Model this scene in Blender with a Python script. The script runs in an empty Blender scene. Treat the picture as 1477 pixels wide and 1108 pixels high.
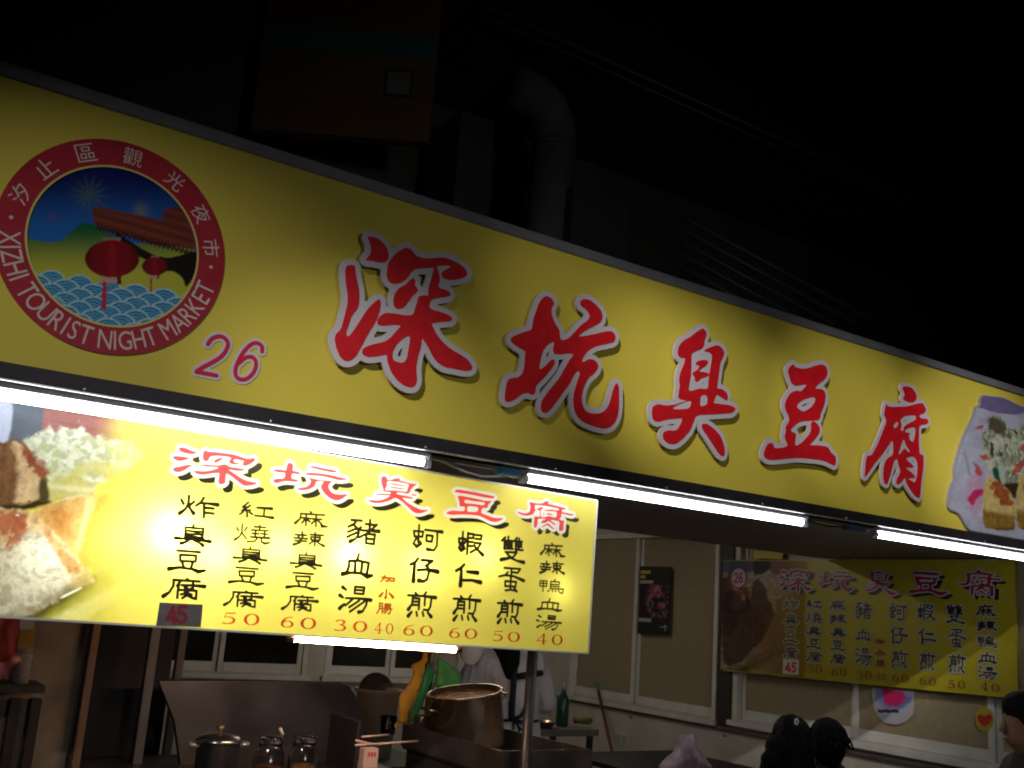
import bpy, bmesh, math, random
import numpy as np
from mathutils import Vector, Matrix, Euler
random.seed(4); rng = np.random.default_rng(7)
SC = bpy.context.scene; COL = SC.collection
# ------------------------------------------------------------------ camera
EYE = 1.6
Rm = Matrix(((0.8237765, 0.18020985, 0.5375097), (-0.5623313, 0.13942322, 0.81507342), (0.07194293, -0.97369686, 0.21619121)))
FPX, CX, CY = 1468.645, 738.5, 554.0          # photograph's focal length and centre in its own pixels
cam = bpy.data.cameras.new('camera'); camo = bpy.data.objects.new('camera', cam); COL.objects.link(camo)
cam.sensor_width = 36; cam.lens = FPX / 1477 * 36; cam.clip_start = 0.05; cam.clip_end = 500
mw = Matrix(((Rm[0][0], -Rm[0][1], -Rm[0][2], 0), (Rm[1][0], -Rm[1][1], -Rm[1][2], 0), (Rm[2][0], -Rm[2][1], -Rm[2][2], EYE), (0, 0, 0, 1)))
camo.matrix_world = mw; SC.camera = camo
# ------------------------------------------------------------------ night sky, exposure
W = bpy.data.worlds.new('World'); SC.world = W; W.use_nodes = True
wn = W.node_tree; bg = wn.nodes['Background']
sky = wn.nodes.new('ShaderNodeTexSky'); sky.sky_type = 'NISHITA'; sky.sun_disc = False
sky.sun_elevation = math.radians(-4); sky.sun_rotation = math.radians(200)
wn.links.new(sky.outputs[0], bg.inputs[0]); bg.inputs[1].default_value = 0.004
SC.view_settings.view_transform = 'Standard'; SC.view_settings.look = 'None'
SC.view_settings.exposure = 0; SC.view_settings.gamma = 1; SC.view_settings.use_curve_mapping = False
SC.cycles.filter_width = 2.0; SC.cycles.use_denoising = True; SC.cycles.max_bounces = 6; SC.cycles.sample_clamp_indirect = 4
TUBE, WARM = 16.0, 70.0
def lamp(name, kind, loc, target, energy, color=(1, 1, 1), **k):
    l = bpy.data.lights.new(name, kind); o = bpy.data.objects.new(name, l); COL.objects.link(o)
    l.energy = energy; l.color = color
    for a, b in k.items(): setattr(l, a, b)
    o.location = loc
    if target: o.rotation_euler = (Vector(target) - Vector(loc)).to_track_quat('-Z', 'Y').to_euler()
    return o
# street floodlights on the other side of the alley, up and to the left; their cones fall on the lower half of the sign
LIGHTS = [((-3.1, -1.5, 4.3), (.80, 3.4, 2.14), 540, 19), ((-3.0, -1.5, 4.4), (1.75, 3.4, 2.12), 880, 12), ((-3.0, -1.6, 4.45), (2.7, 3.4, 2.80), 520, 8),
          ((-2.8, -1.6, 4.8), (3.4, 3.4, 2.55), 1500, 9), ((-2.0, -1.7, 5.2), (4.65, 3.4, 2.62), 1700, 8.5), ((2.4, -1.8, 5.8), (5.7, 3.4, 2.6), 1250, 14)]
for l_, t_, e_, a_ in LIGHTS: lamp('street_floodlight', 'SPOT', l_, t_, e_, (1, .97, .90), spot_size=math.radians(a_), spot_blend=1, shadow_soft_size=.04)
lamp('opposite_fill_light', 'SPOT', (1.2, -3.2, 2.55), (3.3, 3.4, 1.75), 170, (1, .97, .93), spot_size=math.radians(60), spot_blend=1, shadow_soft_size=.3)  # soft fill spot added to lift the sign and the wall below it

# ------------------------------------------------------------------ points: a pixel's ray met with a real plane
def ray(px, py):
    c = Vector(((px - CX) / FPX, (py - CY) / FPX, 1)); return Rm @ c
def at(px, py, X=None, Y=None, Z=None):
    d = ray(px, py)
    t = Y / d.y if Y is not None else X / d.x if X is not None else (Z - EYE) / d.z
    return Vector((d.x * t, d.y * t, d.z * t + EYE))
WX = 6.95                                      # plane of the side wall
class Plane:
    """a flat board: local x, y in its face, local z towards the viewer"""
    def __init__(s, kind, v, off=0):
        s.kind, s.v = kind, v
        s.loc = (0, v, 0) if kind == 'Y' else (v, 0, 0)
        s.rot = (math.pi/2, 0, 0) if kind == 'Y' else (math.pi/2, 0, -math.pi/2)
    def loc2(s, px, py):
        p = at(px, py, Y=s.v) if s.kind == 'Y' else at(px, py, X=s.v)
        return (p.x, p.z) if s.kind == 'Y' else (-p.y, p.z)
    def pix(s, x, y):                          # numpy arrays -> photo pixels
        R = np.array(Rm).T
        w = np.stack([x, np.full_like(x, s.v), y - EYE]) if s.kind == 'Y' else np.stack([np.full_like(x, s.v), -x, y - EYE])
        c = np.tensordot(R, w, 1); return CX + FPX * c[0] / c[2], CY + FPX * c[1] / c[2]
SIGN, BOARD, SIDE = Plane('Y', 3.4), Plane('Y', 3.6), Plane('X', WX - .05)
def crop(ox, oy, s): return lambda x, y: (ox + x / s, oy + y / s)

# ------------------------------------------------------------------ materials
MATS = {}
def mat(name, col, rough=.6, metal=0., nz=0., ns=8., bump=0., bs=60., spec=.5, stain=None, coat=0, trans=0, stretch=(1, 1, 1), bd=.01):
    if name in MATS: return MATS[name]
    m = bpy.data.materials.new(name); m.use_nodes = True; n = m.node_tree; N = n.nodes; L = n.links
    b = N['Principled BSDF']; b.inputs['Roughness'].default_value = rough; b.inputs['Metallic'].default_value = metal
    b.inputs['Specular IOR Level'].default_value = spec; b.inputs['Coat Weight'].default_value = coat
    b.inputs['Transmission Weight'].default_value = trans
    b.inputs['Base Color'].default_value = (*col, 1)
    tc = N.new('ShaderNodeTexCoord'); mp = N.new('ShaderNodeMapping'); mp.inputs['Scale'].default_value = stretch
    L.new(tc.outputs['Object'], mp.inputs[0])
    if nz or stain:
        t = N.new('ShaderNodeTexNoise'); t.inputs['Scale'].default_value = ns; t.inputs['Detail'].default_value = 6; L.new(mp.outputs[0], t.inputs[0])
        r = N.new('ShaderNodeValToRGB'); L.new(t.outputs[0], r.inputs[0])
        d = stain or tuple(c * (1 - nz) for c in col); e = tuple(min(1, c * (1 + nz * .6)) for c in col)
        r.color_ramp.elements[0].position = .32; r.color_ramp.elements[0].color = (*d, 1)
        r.color_ramp.elements[1].position = .68; r.color_ramp.elements[1].color = (*e, 1)
        L.new(r.outputs[0], b.inputs['Base Color'])
        mr = N.new('ShaderNodeMapRange'); mr.inputs[3].default_value = max(0, rough - .12); mr.inputs[4].default_value = min(1, rough + .12)
        L.new(t.outputs[0], mr.inputs[0]); L.new(mr.outputs[0], b.inputs['Roughness'])
    if bump:
        t2 = N.new('ShaderNodeTexNoise'); t2.inputs['Scale'].default_value = bs; t2.inputs['Detail'].default_value = 4; L.new(mp.outputs[0], t2.inputs[0])
        bp = N.new('ShaderNodeBump'); bp.inputs['Strength'].default_value = bump; bp.inputs['Distance'].default_value = bd
        L.new(t2.outputs[0], bp.inputs['Height']); L.new(bp.outputs[0], b.inputs['Normal'])
    MATS[name] = m; return m
def emit(name, col, s):
    if name in MATS: return MATS[name]
    m = bpy.data.materials.new(name); m.use_nodes = True; n = m.node_tree; n.nodes.clear()
    e = n.nodes.new('ShaderNodeEmission'); e.inputs[0].default_value = (*col, 1); e.inputs[1].default_value = s
    o = n.nodes.new('ShaderNodeOutputMaterial'); n.links.new(e.outputs[0], o.inputs[0]); MATS[name] = m; return m
def film(name, col=None, attr=False, backlit=True, rough=.45):
    """printed film; a backlit one also lets the light of the lamps behind it through"""
    if name in MATS: return MATS[name]
    m = bpy.data.materials.new(name); m.use_nodes = True; n = m.node_tree; N = n.nodes; L = n.links
    b = N['Principled BSDF']; b.inputs['Roughness'].default_value = rough; b.inputs['Specular IOR Level'].default_value = .3
    out = N['Material Output']
    if attr:
        a = N.new('ShaderNodeAttribute'); a.attribute_name = 'print'; src = a.outputs['Color']
    else:
        t = N.new('ShaderNodeTexNoise'); t.inputs['Scale'].default_value = 3; tc = N.new('ShaderNodeTexCoord'); L.new(tc.outputs['Object'], t.inputs[0])
        r = N.new('ShaderNodeValToRGB'); L.new(t.outputs[0], r.inputs[0])
        r.color_ramp.elements[0].position = .3; r.color_ramp.elements[0].color = (*[c * .985 for c in col], 1)
        r.color_ramp.elements[1].position = .7; r.color_ramp.elements[1].color = (*[min(1, c * 1.015) for c in col], 1); src = r.outputs[0]
    L.new(src, b.inputs['Base Color'])
    if backlit:
        tr = N.new('ShaderNodeBsdfTranslucent'); L.new(src, tr.inputs[0]); mx = N.new('ShaderNodeMixShader'); mx.inputs[0].default_value = .5
        L.new(b.outputs[0], mx.inputs[1]); L.new(tr.outputs[0], mx.inputs[2]); L.new(mx.outputs[0], out.inputs[0])
    MATS[name] = m; return m

# ------------------------------------------------------------------ object helpers
def prop(o, label=None, cat=None, group=None, kind=None):
    if label: o['label'] = label
    if cat: o['category'] = cat
    if group: o['group'] = group
    if kind: o['kind'] = kind
    return o
def thing(name, label, cat, loc=(0, 0, 0), group=None, rot=(0, 0, 0)):
    o = bpy.data.objects.new(name, None); o.empty_display_size = .1; COL.objects.link(o); o.location = loc; o.rotation_euler = rot
    return prop(o, label, cat, group)
def link(name, me, m, parent=None, loc=(0, 0, 0), rot=(0, 0, 0), smooth=False):
    o = bpy.data.objects.new(name, me); COL.objects.link(o)
    if m is not None:
        me.materials.clear()
        for x in (m if isinstance(m, (list, tuple)) else [m]): me.materials.append(x)
    if smooth: me.shade_smooth()
    o.location = loc; o.rotation_euler = rot
    if parent is not None:
        o.parent = parent
        pl = parent; off = Vector((0, 0, 0))
        # coordinates of parts are given in the world: undo the parent's transform
        pm = Matrix.LocRotScale(pl.location, pl.rotation_euler, None)
        if pl.parent is not None: pm = (Matrix.LocRotScale(pl.parent.location, pl.parent.rotation_euler, None) @ pl.matrix_parent_inverse) @ pm if False else world_of(pl)
        o.matrix_parent_inverse = pm.inverted()
    return o
def world_of(o):
    m = Matrix.LocRotScale(o.location, o.rotation_euler, o.scale)
    if o.parent is not None: m = world_of(o.parent) @ o.matrix_parent_inverse @ m
    return m
def bme(): return bmesh.new()
def fin(bm, name='mesh'):
    me = bpy.data.meshes.new(name); bmesh.ops.recalc_face_normals(bm, faces=bm.faces); bm.to_mesh(me); bm.free(); return me
def addbox(bm, lo, hi, bev=0.):
    lo = Vector(lo); hi = Vector(hi); r = bmesh.ops.create_cube(bm, size=1)
    v = r['verts']; bmesh.ops.scale(bm, vec=hi - lo, verts=v); bmesh.ops.translate(bm, vec=(lo + hi) / 2, verts=v)
    if bev: bmesh.ops.bevel(bm, geom=list({e for x in v for e in x.link_edges}), offset=bev, segments=2, affect='EDGES')
def box(name, lo, hi, m, parent=None, bev=0.003):
    bm = bme(); addbox(bm, lo, hi, bev); return link(name, fin(bm, name), m, parent)
def addtube(bm, pts, r, seg=12, caps=True):
    pts = [Vector(p) for p in pts]; rs = r if isinstance(r, (list, tuple)) else [r] * len(pts); rings = []
    d0 = (pts[1] - pts[0]).normalized(); up = Vector((0, 0, 1)) if abs(d0.z) < .9 else Vector((1, 0, 0)); a = d0.cross(up).normalized()
    for i, p in enumerate(pts):
        d = (pts[min(i + 1, len(pts) - 1)] - pts[max(i - 1, 0)]).normalized(); a = (a - d * a.dot(d)).normalized(); b = d.cross(a)
        rings.append([bm.verts.new(p + rs[i] * (math.cos(t) * a + math.sin(t) * b)) for t in [2 * math.pi * k / seg for k in range(seg)]])
    for i in range(len(rings) - 1):
        for k in range(seg): bm.faces.new((rings[i][k], rings[i][(k + 1) % seg], rings[i + 1][(k + 1) % seg], rings[i + 1][k]))
    if caps: bm.faces.new(rings[0][::-1]); bm.faces.new(rings[-1])
def tube(name, pts, r, m, parent=None, seg=14):
    bm = bme(); addtube(bm, pts, r, seg); return link(name, fin(bm, name), m, parent, smooth=True)
def lathe(name, prof, loc, m, parent=None, seg=40, tilt=(0, 0, 0), sy=1.):
    bm = bme(); rings = []
    for (r, z) in prof:
        rings.append([bm.verts.new((r * math.cos(2 * math.pi * k / seg), sy * r * math.sin(2 * math.pi * k / seg), z)) for k in range(seg)])
    for i in range(len(rings) - 1):
        for k in range(seg): bm.faces.new((rings[i][k], rings[i][(k + 1) % seg], rings[i + 1][(k + 1) % seg], rings[i + 1][k]))
    if prof[0][0] > .002: bm.faces.new(rings[0][::-1])
    me = fin(bm, name)
    me.transform(Matrix.Translation(Vector(loc)) @ Euler(tilt).to_matrix().to_4x4())
    o = link(name, me, m, parent, smooth=True); 
    return o
def skin(name, pts, edges, m, parent=None, sub=2, vox=.011, extra=()):
    """one continuous body surface: tapered limbs merged into a single skin"""
    bm = bme(); R_ = {k: ((v[3], v[4]) if len(v) > 4 else (v[3], v[3])) for k, v in pts.items()}
    def ball(c, r, r2, ax):
        M = Matrix.Translation(c) @ ax.to_4x4() @ Matrix.Diagonal((r, r2, (r + r2) / 2, 1)); bmesh.ops.create_icosphere(bm, subdivisions=2, radius=1, matrix=M)
    yaw = BODY_YAW[0]; ax = Matrix.Rotation(yaw, 3, 'Z')
    for a, b in edges:
        A, B_ = Vector(pts[a][:3]), Vector(pts[b][:3]); n = max(2, int((B_ - A).length / .022))
        for i in range(n + 1):
            t = i / n; ball(A.lerp(B_, t), R_[a][0] * (1 - t) + R_[b][0] * t, R_[a][1] * (1 - t) + R_[b][1] * t, ax)
    for c, r in extra: ball(Vector(c), r[0], r[1], ax)
    me = fin(bm); o = bpy.data.objects.new('tmp', me); COL.objects.link(o)
    md = o.modifiers.new('r', 'REMESH'); md.mode = 'VOXEL'; md.voxel_size = vox; sm = o.modifiers.new('s', 'SMOOTH'); sm.iterations = 6; sm.factor = .6
    dg = bpy.context.evaluated_depsgraph_get(); dg.update()
    res = bpy.data.meshes.new_from_object(o.evaluated_get(dg)); bpy.data.objects.remove(o)
    return link(name, res, m, parent, smooth=True)
BODY_YAW = [0.]

# ------------------------------------------------------------------ lettering: distance fields and contours
def smooth_loop(p, n=4):
    p = np.array(p, float); out = []
    N = len(p)
    for i in range(N):
        a, b, c, d = p[i - 1], p[i], p[(i + 1) % N], p[(i + 2) % N]
        for k in range(n):
            t = k / n; out.append(.5 * ((2 * b) + (-a + c) * t + (2 * a - 5 * b + 4 * c - d) * t * t + (-a + 3 * b - 3 * c + d) * t ** 3))
    return np.array(out)
def field_loops(loops, X, Y):
    """signed distance (negative inside) to even-odd filled loops"""
    P = np.stack([X.ravel(), Y.ravel()], 1); best = np.full(len(P), 1e9); ins = np.zeros(len(P), bool)
    for l in loops:
        A = l; B = np.roll(l, -1, 0)
        for i in range(0, len(A), 40):
            a = A[i:i + 40]; b = B[i:i + 40]; d = b - a; L = (d ** 2).sum(1) + 1e-15
            t = np.clip(((P[:, None] - a) * d).sum(2) / L, 0, 1); q = a + t[..., None] * d
            best = np.minimum(best, np.sqrt(((P[:, None] - q) ** 2).sum(2)).min(1))
            c = ((a[:, 1] > P[:, 1:2]) != (b[:, 1] > P[:, 1:2])) & (P[:, :1] < (b[:, 0] - a[:, 0]) * (P[:, 1:2] - a[:, 1]) / np.where(b[:, 1] == a[:, 1], 1e-12, b[:, 1] - a[:, 1]) + a[:, 0])
            ins ^= (c.sum(1) % 2 == 1)
    return np.where(ins, -best, best).reshape(X.shape)
def field_strokes(st, X, Y):
    """union of tapered strokes given as [(x, y, r), ...]"""
    f = np.full(X.shape, 1e9)
    for s in st:
        for (x0, y0, r0), (x1, y1, r1) in zip(s[:-1], s[1:]):
            dx, dy = x1 - x0, y1 - y0; L = dx * dx + dy * dy + 1e-12
            t = np.clip(((X - x0) * dx + (Y - y0) * dy) / L, 0, 1)
            f = np.minimum(f, np.hypot(X - x0 - t * dx, Y - y0 - t * dy) - (r0 + (r1 - r0) * t))
    return f
def contour(F, xs, ys, lev):
    """marching squares -> closed loops"""
    G = F - lev; G[G == 0] = 1e-9; ny, nx = G.shape; seg = {}
    s = G < 0; code = s[:-1, :-1] * 1 + s[:-1, 1:] * 2 + s[1:, 1:] * 4 + s[1:, :-1] * 8
    T = {1: [(3, 0)], 2: [(0, 1)], 3: [(3, 1)], 4: [(1, 2)], 5: [(3, 0), (1, 2)], 6: [(0, 2)], 7: [(3, 2)], 8: [(2, 3)], 9: [(2, 0)], 10: [(0, 1), (2, 3)], 11: [(2, 1)], 12: [(1, 3)], 13: [(1, 0)], 14: [(0, 3)]}
    def key(j, i, e): return (j, i, 'h') if e == 0 else (j, i + 1, 'v') if e == 1 else (j + 1, i, 'h') if e == 2 else (j, i, 'v')
    def pos(k):
        j, i, h = k
        if h == 'h': t = G[j, i] / (G[j, i] - G[j, i + 1]); return (xs[i] + t * (xs[i + 1] - xs[i]), ys[j])
        t = G[j, i] / (G[j, i] - G[j + 1, i]); return (xs[i], ys[j] + t * (ys[j + 1] - ys[j]))
    for j, i in zip(*np.nonzero((code > 0) & (code < 15))):
        for a, b in T[int(code[j, i])]: seg[key(j, i, a)] = key(j, i, b)
    loops = []
    while seg:
        k0, k = seg.popitem(); l = [pos(k0)]
        while k != k0 and k in seg: l.append(pos(k)); k = seg.pop(k)
        if len(l) > 6: loops.append(np.array(l))
    return loops
def fill(loops, thick=0., bevel=0.):
    """loops -> flat or extruded mesh lying on z=0 .. thick"""
    cu = bpy.data.curves.new('f', 'CURVE'); cu.dimensions = '2D'; cu.fill_mode = 'BOTH'; cu.extrude = thick / 2; cu.bevel_depth = bevel
    for l in loops:
        s = cu.splines.new('POLY'); s.points.add(len(l) - 1); s.use_cyclic_u = True
        s.points.foreach_set('co', np.column_stack([l, np.zeros(len(l)), np.ones(len(l))]).ravel().astype(np.float32))
    o = bpy.data.objects.new('tmp', cu); me = bpy.data.meshes.new_from_object(o); bpy.data.objects.remove(o); bpy.data.curves.remove(cu)
    me.transform(Matrix.Translation((0, 0, thick / 2 + bevel))); return me
def offset_mesh(kind, data, grow, thick=0., res=.004, bevel=0., smooth=True):
    pts = np.concatenate(data) if kind == 'loops' else np.array([q[:2] for s in data for q in s])
    pad = grow + .05 + (0 if kind == 'loops' else max(q[2] for s in data for q in s))
    xs = np.arange(pts[:, 0].min() - pad, pts[:, 0].max() + pad, res); ys = np.arange(pts[:, 1].min() - pad, pts[:, 1].max() + pad, res)
    X, Y = np.meshgrid(xs, ys); F = field_loops(data, X, Y) if kind == 'loops' else field_strokes(data, X, Y)
    return fill([simplify(l) if smooth else l for l in contour(F, xs, ys, grow)], thick, bevel)
def offset_loops(data, grow, res):
    pts = np.concatenate(data); pad = grow + .05; xs = np.arange(pts[:, 0].min() - pad, pts[:, 0].max() + pad, res); ys = np.arange(pts[:, 1].min() - pad, pts[:, 1].max() + pad, res)
    X, Y = np.meshgrid(xs, ys); return [simplify(l) for l in contour(field_loops(data, X, Y), xs, ys, grow)]
def simplify(l):
    q = (np.roll(l, 1, 0) + 2 * l + np.roll(l, -1, 0)) / 4; return q
def place(pl, me, dz, name, m, parent=None, tilt=None):
    me = me.copy() if me.users else me
    me.transform(Matrix.Translation((0, 0, dz)))
    return link(name, me, m, parent, loc=pl.loc, rot=pl.rot)
def join(ms):
    bm = bmesh.new()
    for m in ms: bm.from_mesh(m)
    me = bpy.data.meshes.new('j'); bm.to_mesh(me); bm.free(); return me
GLY = {}
def glyph(ch, off=.012):
    """a printed character, scaled to a unit box centred on the origin"""
    k = (ch, off)
    if k not in GLY:
        c = bpy.data.curves.new('t', 'FONT'); c.body = ch; c.size = 1; c.resolution_u = 3
        o = bpy.data.objects.new('t', c); me = bpy.data.meshes.new_from_object(o); bpy.data.objects.remove(o); bpy.data.curves.remove(c)
        co = np.array([v.co[:2] for v in me.vertices]); lo, hi = co.min(0), co.max(0); s = 1 / np.maximum(hi - lo, 1e-6)
        me.transform(Matrix.Diagonal((s[0], s[1], 1, 1)) @ Matrix.Translation((-(lo[0] + hi[0]) / 2, -(lo[1] + hi[1]) / 2, 0)))
        GLY[k] = (me, (hi - lo))
    return GLY[k]
# serif numerals drawn as pen strokes in a unit box
def ell(cx, cy, rx, ry, thin, thick, a0=0, a1=360, n=28):
    return [(cx + rx * math.cos(math.radians(a)), cy + ry * math.sin(math.radians(a)), thin + (thick - thin) * abs(math.cos(math.radians(a))) ** 1.5) for a in np.linspace(a0, a1, n)]
DIG = {'0': [ell(.5, .5, .4, .46, .03, .095)],
       '6': [ell(.53, .31, .36, .28, .03, .085), [(.17, .33, .085), (.2, .55, .08), (.34, .78, .055), (.58, .93, .035), (.85, .97, .03)]],
       '5': [[(.24, .93, .035), (.5, .92, .045), (.86, .95, .05)], [(.24, .93, .025), (.16, .55, .03)], [(.16, .55, .025), (.38, .62, .035), (.68, .57, .06), (.86, .38, .085), (.8, .18, .08), (.6, .05, .045), (.32, .02, .035), (.1, .08, .06)]],
       '3': [[(.14, .84, .06), (.34, .96, .035), (.6, .95, .05), (.76, .8, .075), (.66, .63, .05), (.4, .55, .025)], [(.4, .55, .025), (.7, .5, .05), (.87, .3, .085), (.74, .1, .07), (.46, .01, .035), (.1, .07, .06)]],
       '4': [[(.66, .98, .05), (.35, .62, .03), (.06, .3, .03)], [(.06, .3, .035), (.95, .3, .04)], [(.68, .98, .075), (.68, .03, .08)], [(.46, .02, .025), (.9, .02, .025)]]}
def digit(ch):
    if ('d', ch) not in GLY: GLY[('d', ch)] = offset_mesh('strokes', DIG[ch], 0, res=.02)
    me = GLY[('d', ch)].copy(); me.transform(Matrix.Translation((-.5, -.5, 0))); return me
def put(pl, ch, cx, cy, w, h, serif=False, off=.012, tilt=0.):
    """the character at the place it has on its board"""
    x0, y0 = pl.loc2(cx, cy); dx = pl.loc2(cx + w / 2, cy)[0] - pl.loc2(cx - w / 2, cy)[0]; dy = pl.loc2(cx, cy - h / 2)[1] - pl.loc2(cx, cy + h / 2)[1]
    me = digit(ch) if serif else glyph(ch, off)[0].copy()
    me.transform(Matrix.Translation((x0, y0, 0)) @ Matrix.Rotation(tilt, 4, 'Z') @ Matrix.Diagonal((dx, dy, 1, 1))); return me
def loc_loops(pl, cr, loops, n=4):
    return [smooth_loop([pl.loc2(*cr(*p)) for p in l], n) for l in loops]

# ------------------------------------------------------------------ painted prints (flat pictures of food): colours carried by the mesh
def vnoise(x, y, s, seed=0, oct=4):
    out = np.zeros_like(x); amp = 1; tot = 0
    for o in range(oct):
        g = np.random.default_rng(seed + o).random((64, 64)); u = x * s * 2 ** o; v = y * s * 2 ** o
        i = np.floor(u).astype(int); j = np.floor(v).astype(int); fu = u - i; fv = v - j; fu = fu * fu * (3 - 2 * fu); fv = fv * fv * (3 - 2 * fv)
        q = lambda a, b: g[a % 64, b % 64]
        out += amp * (q(i, j) * (1 - fu) * (1 - fv) + q(i + 1, j) * fu * (1 - fv) + q(i, j + 1) * (1 - fu) * fv + q(i + 1, j + 1) * fu * fv); tot += amp; amp *= .5
    return out / tot
def S(a, b, v): t = np.clip((v - a) / (b - a), 0, 1); return t * t * (3 - 2 * t)
def lin(r, g, b): return np.array([((c / 255 + .055) / 1.055) ** 2.4 if c > 10 else c / 255 / 12.92 for c in (r, g, b)])
class Paint:
    def __init__(s, x, y): s.x, s.y = x, y; s.c = np.zeros(x.shape + (3,))
    def poly(s, pts, wob=0., ws=.02, seed=3):
        x = s.x + wob * (vnoise(s.x, s.y, ws, seed) - .5); y = s.y + wob * (vnoise(s.x, s.y, ws, seed + 9) - .5)
        return field_loops([smooth_loop(pts, 3)], x, y)
    def mix(s, m, col):
        col = np.asarray(col); m = np.clip(m, 0, 1)[..., None]; s.c = s.c * (1 - m) + col * m
def print_mesh(x, y, c, keep=None):
    ny, nx = x.shape; me = bpy.data.meshes.new('print'); idx = np.arange(nx * ny).reshape(ny, nx)
    f = np.stack([idx[:-1, :-1], idx[:-1, 1:], idx[1:, 1:], idx[1:, :-1]], -1)
    if keep is not None: f = f[keep[:-1, :-1] & keep[1:, 1:] & keep[1:, :-1] & keep[:-1, 1:]]
    f = f.reshape(-1, 4)
    me.vertices.add(nx * ny); me.vertices.foreach_set('co', np.stack([x, y, np.zeros_like(x)], -1).ravel().astype(np.float32))
    me.loops.add(f.size); me.loops.foreach_set('vertex_index', f.ravel().astype(np.int32))
    me.polygons.add(len(f)); me.polygons.foreach_set('loop_start', (np.arange(len(f)) * 4).astype(np.int32)); me.update(calc_edges=True)
    a = me.color_attributes.new('print', 'FLOAT_COLOR', 'POINT')
    a.data.foreach_set('color', np.concatenate([c.reshape(-1, 3), np.ones((nx * ny, 1))], 1).ravel().astype(np.float32)); me.validate(); return me

# ------------------------------------------------------------------ common materials
YEL = (.70, .575, .075)
M_red = mat('red_acrylic', (.62, .008, .016), .5, nz=.08, ns=20)
M_white = mat('white_acrylic', (.58, .54, .60), .5, nz=.04)
M_alu = mat('dark_aluminium', (.055, .05, .06), .42, .6, nz=.2, ns=5)
M_lip = mat('bright_aluminium', (.75, .75, .78), .3, .7, nz=.1)
M_steel = mat('stainless_steel', (.62, .46, .32), .24, .95, nz=.15, ns=6)
M_steel_dark = mat('sooty_steel', (.15, .14, .145), .42, .85, nz=.4, ns=4, bump=.05, bs=50)
M_frame = mat('white_window_frame', (.62, .60, .55), .5, nz=.12, ns=6)
M_black = mat('black_plastic', (.012, .012, .013), .5)
M_batten = mat('white_painted_batten', (.7, .7, .72), .4, nz=.08)

# ------------------------------------------------------------------ ground, walls, soffit
bm = bme(); bmesh.ops.create_grid(bm, x_segments=1, y_segments=1, size=60); link('ground', fin(bm), mat('street_asphalt', (.05, .05, .052), .85, nz=.4, ns=3, bump=.3))['kind'] = 'structure'
o = box('stall_floor', (-.6, 3.5, .004), (9, 9.4, .03), mat('worn_tile_floor', (.2, .17, .14), .5, nz=.3, ns=4)); o['kind'] = 'structure'
M_wall = mat('cream_wall_paint', (.50, .46, .40), .75, nz=.16, ns=3, bump=.08, bs=30)
def wall_with_holes(name, lo, hi, axis, holes, m, th=.12):
    """wall slab as a grid of blocks round rectangular openings; holes are (a0, a1, z0, z1)"""
    a_s = sorted({lo[0], hi[0], *[h[0] for h in holes], *[h[1] for h in holes]}); z_s = sorted({lo[1], hi[1], *[h[2] for h in holes], *[h[3] for h in holes]})
    bm = bme()
    for a0, a1 in zip(a_s[:-1], a_s[1:]):
        for z0, z1 in zip(z_s[:-1], z_s[1:]):
            ca, cz = (a0 + a1) / 2, (z0 + z1) / 2
            if any(h[0] < ca < h[1] and h[2] < cz < h[3] for h in holes): continue
            if axis == 'X': addbox(bm, (WX, a0, z0), (WX + th, a1, z1))
            else: addbox(bm, (a0, axis, z0), (a1, axis + th, z1))
    bmesh.ops.remove_doubles(bm, verts=bm.verts, dist=1e-5)
    # drop the inner double faces
    seen = {}
    for f in bm.faces: seen.setdefault(tuple(round(c, 4) for c in f.calc_center_median()), []).append(f)
    bmesh.ops.delete(bm, geom=[f for k, v in seen.items() if len(v) > 1 for f in v], context='FACES')
    o = link(name, fin(bm, name), m); o['kind'] = 'structure'; return o
wall_with_holes('side_wall', (2.6, 0), (9.3, 3.3), 'X', [(3.0, 6.62, .80, 2.42), (6.83, 9.0, .77, 2.46)], M_wall)
wall_with_holes('back_wall', (-.6, 0), (6.95, 3.3), 9.3, [(2.3, 4.05, .86, 2.4), (4.23, 5.6, .86, 2.4)], M_wall)
o = box('floor_skirting_rail', (WX - .03, 2.6, .70), (WX, 9.3, .735), mat('brown_rail', (.10, .085, .07), .5, nz=.2)); prop(o, 'dark brown rail running along the side wall below the windows', 'rail')

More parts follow.
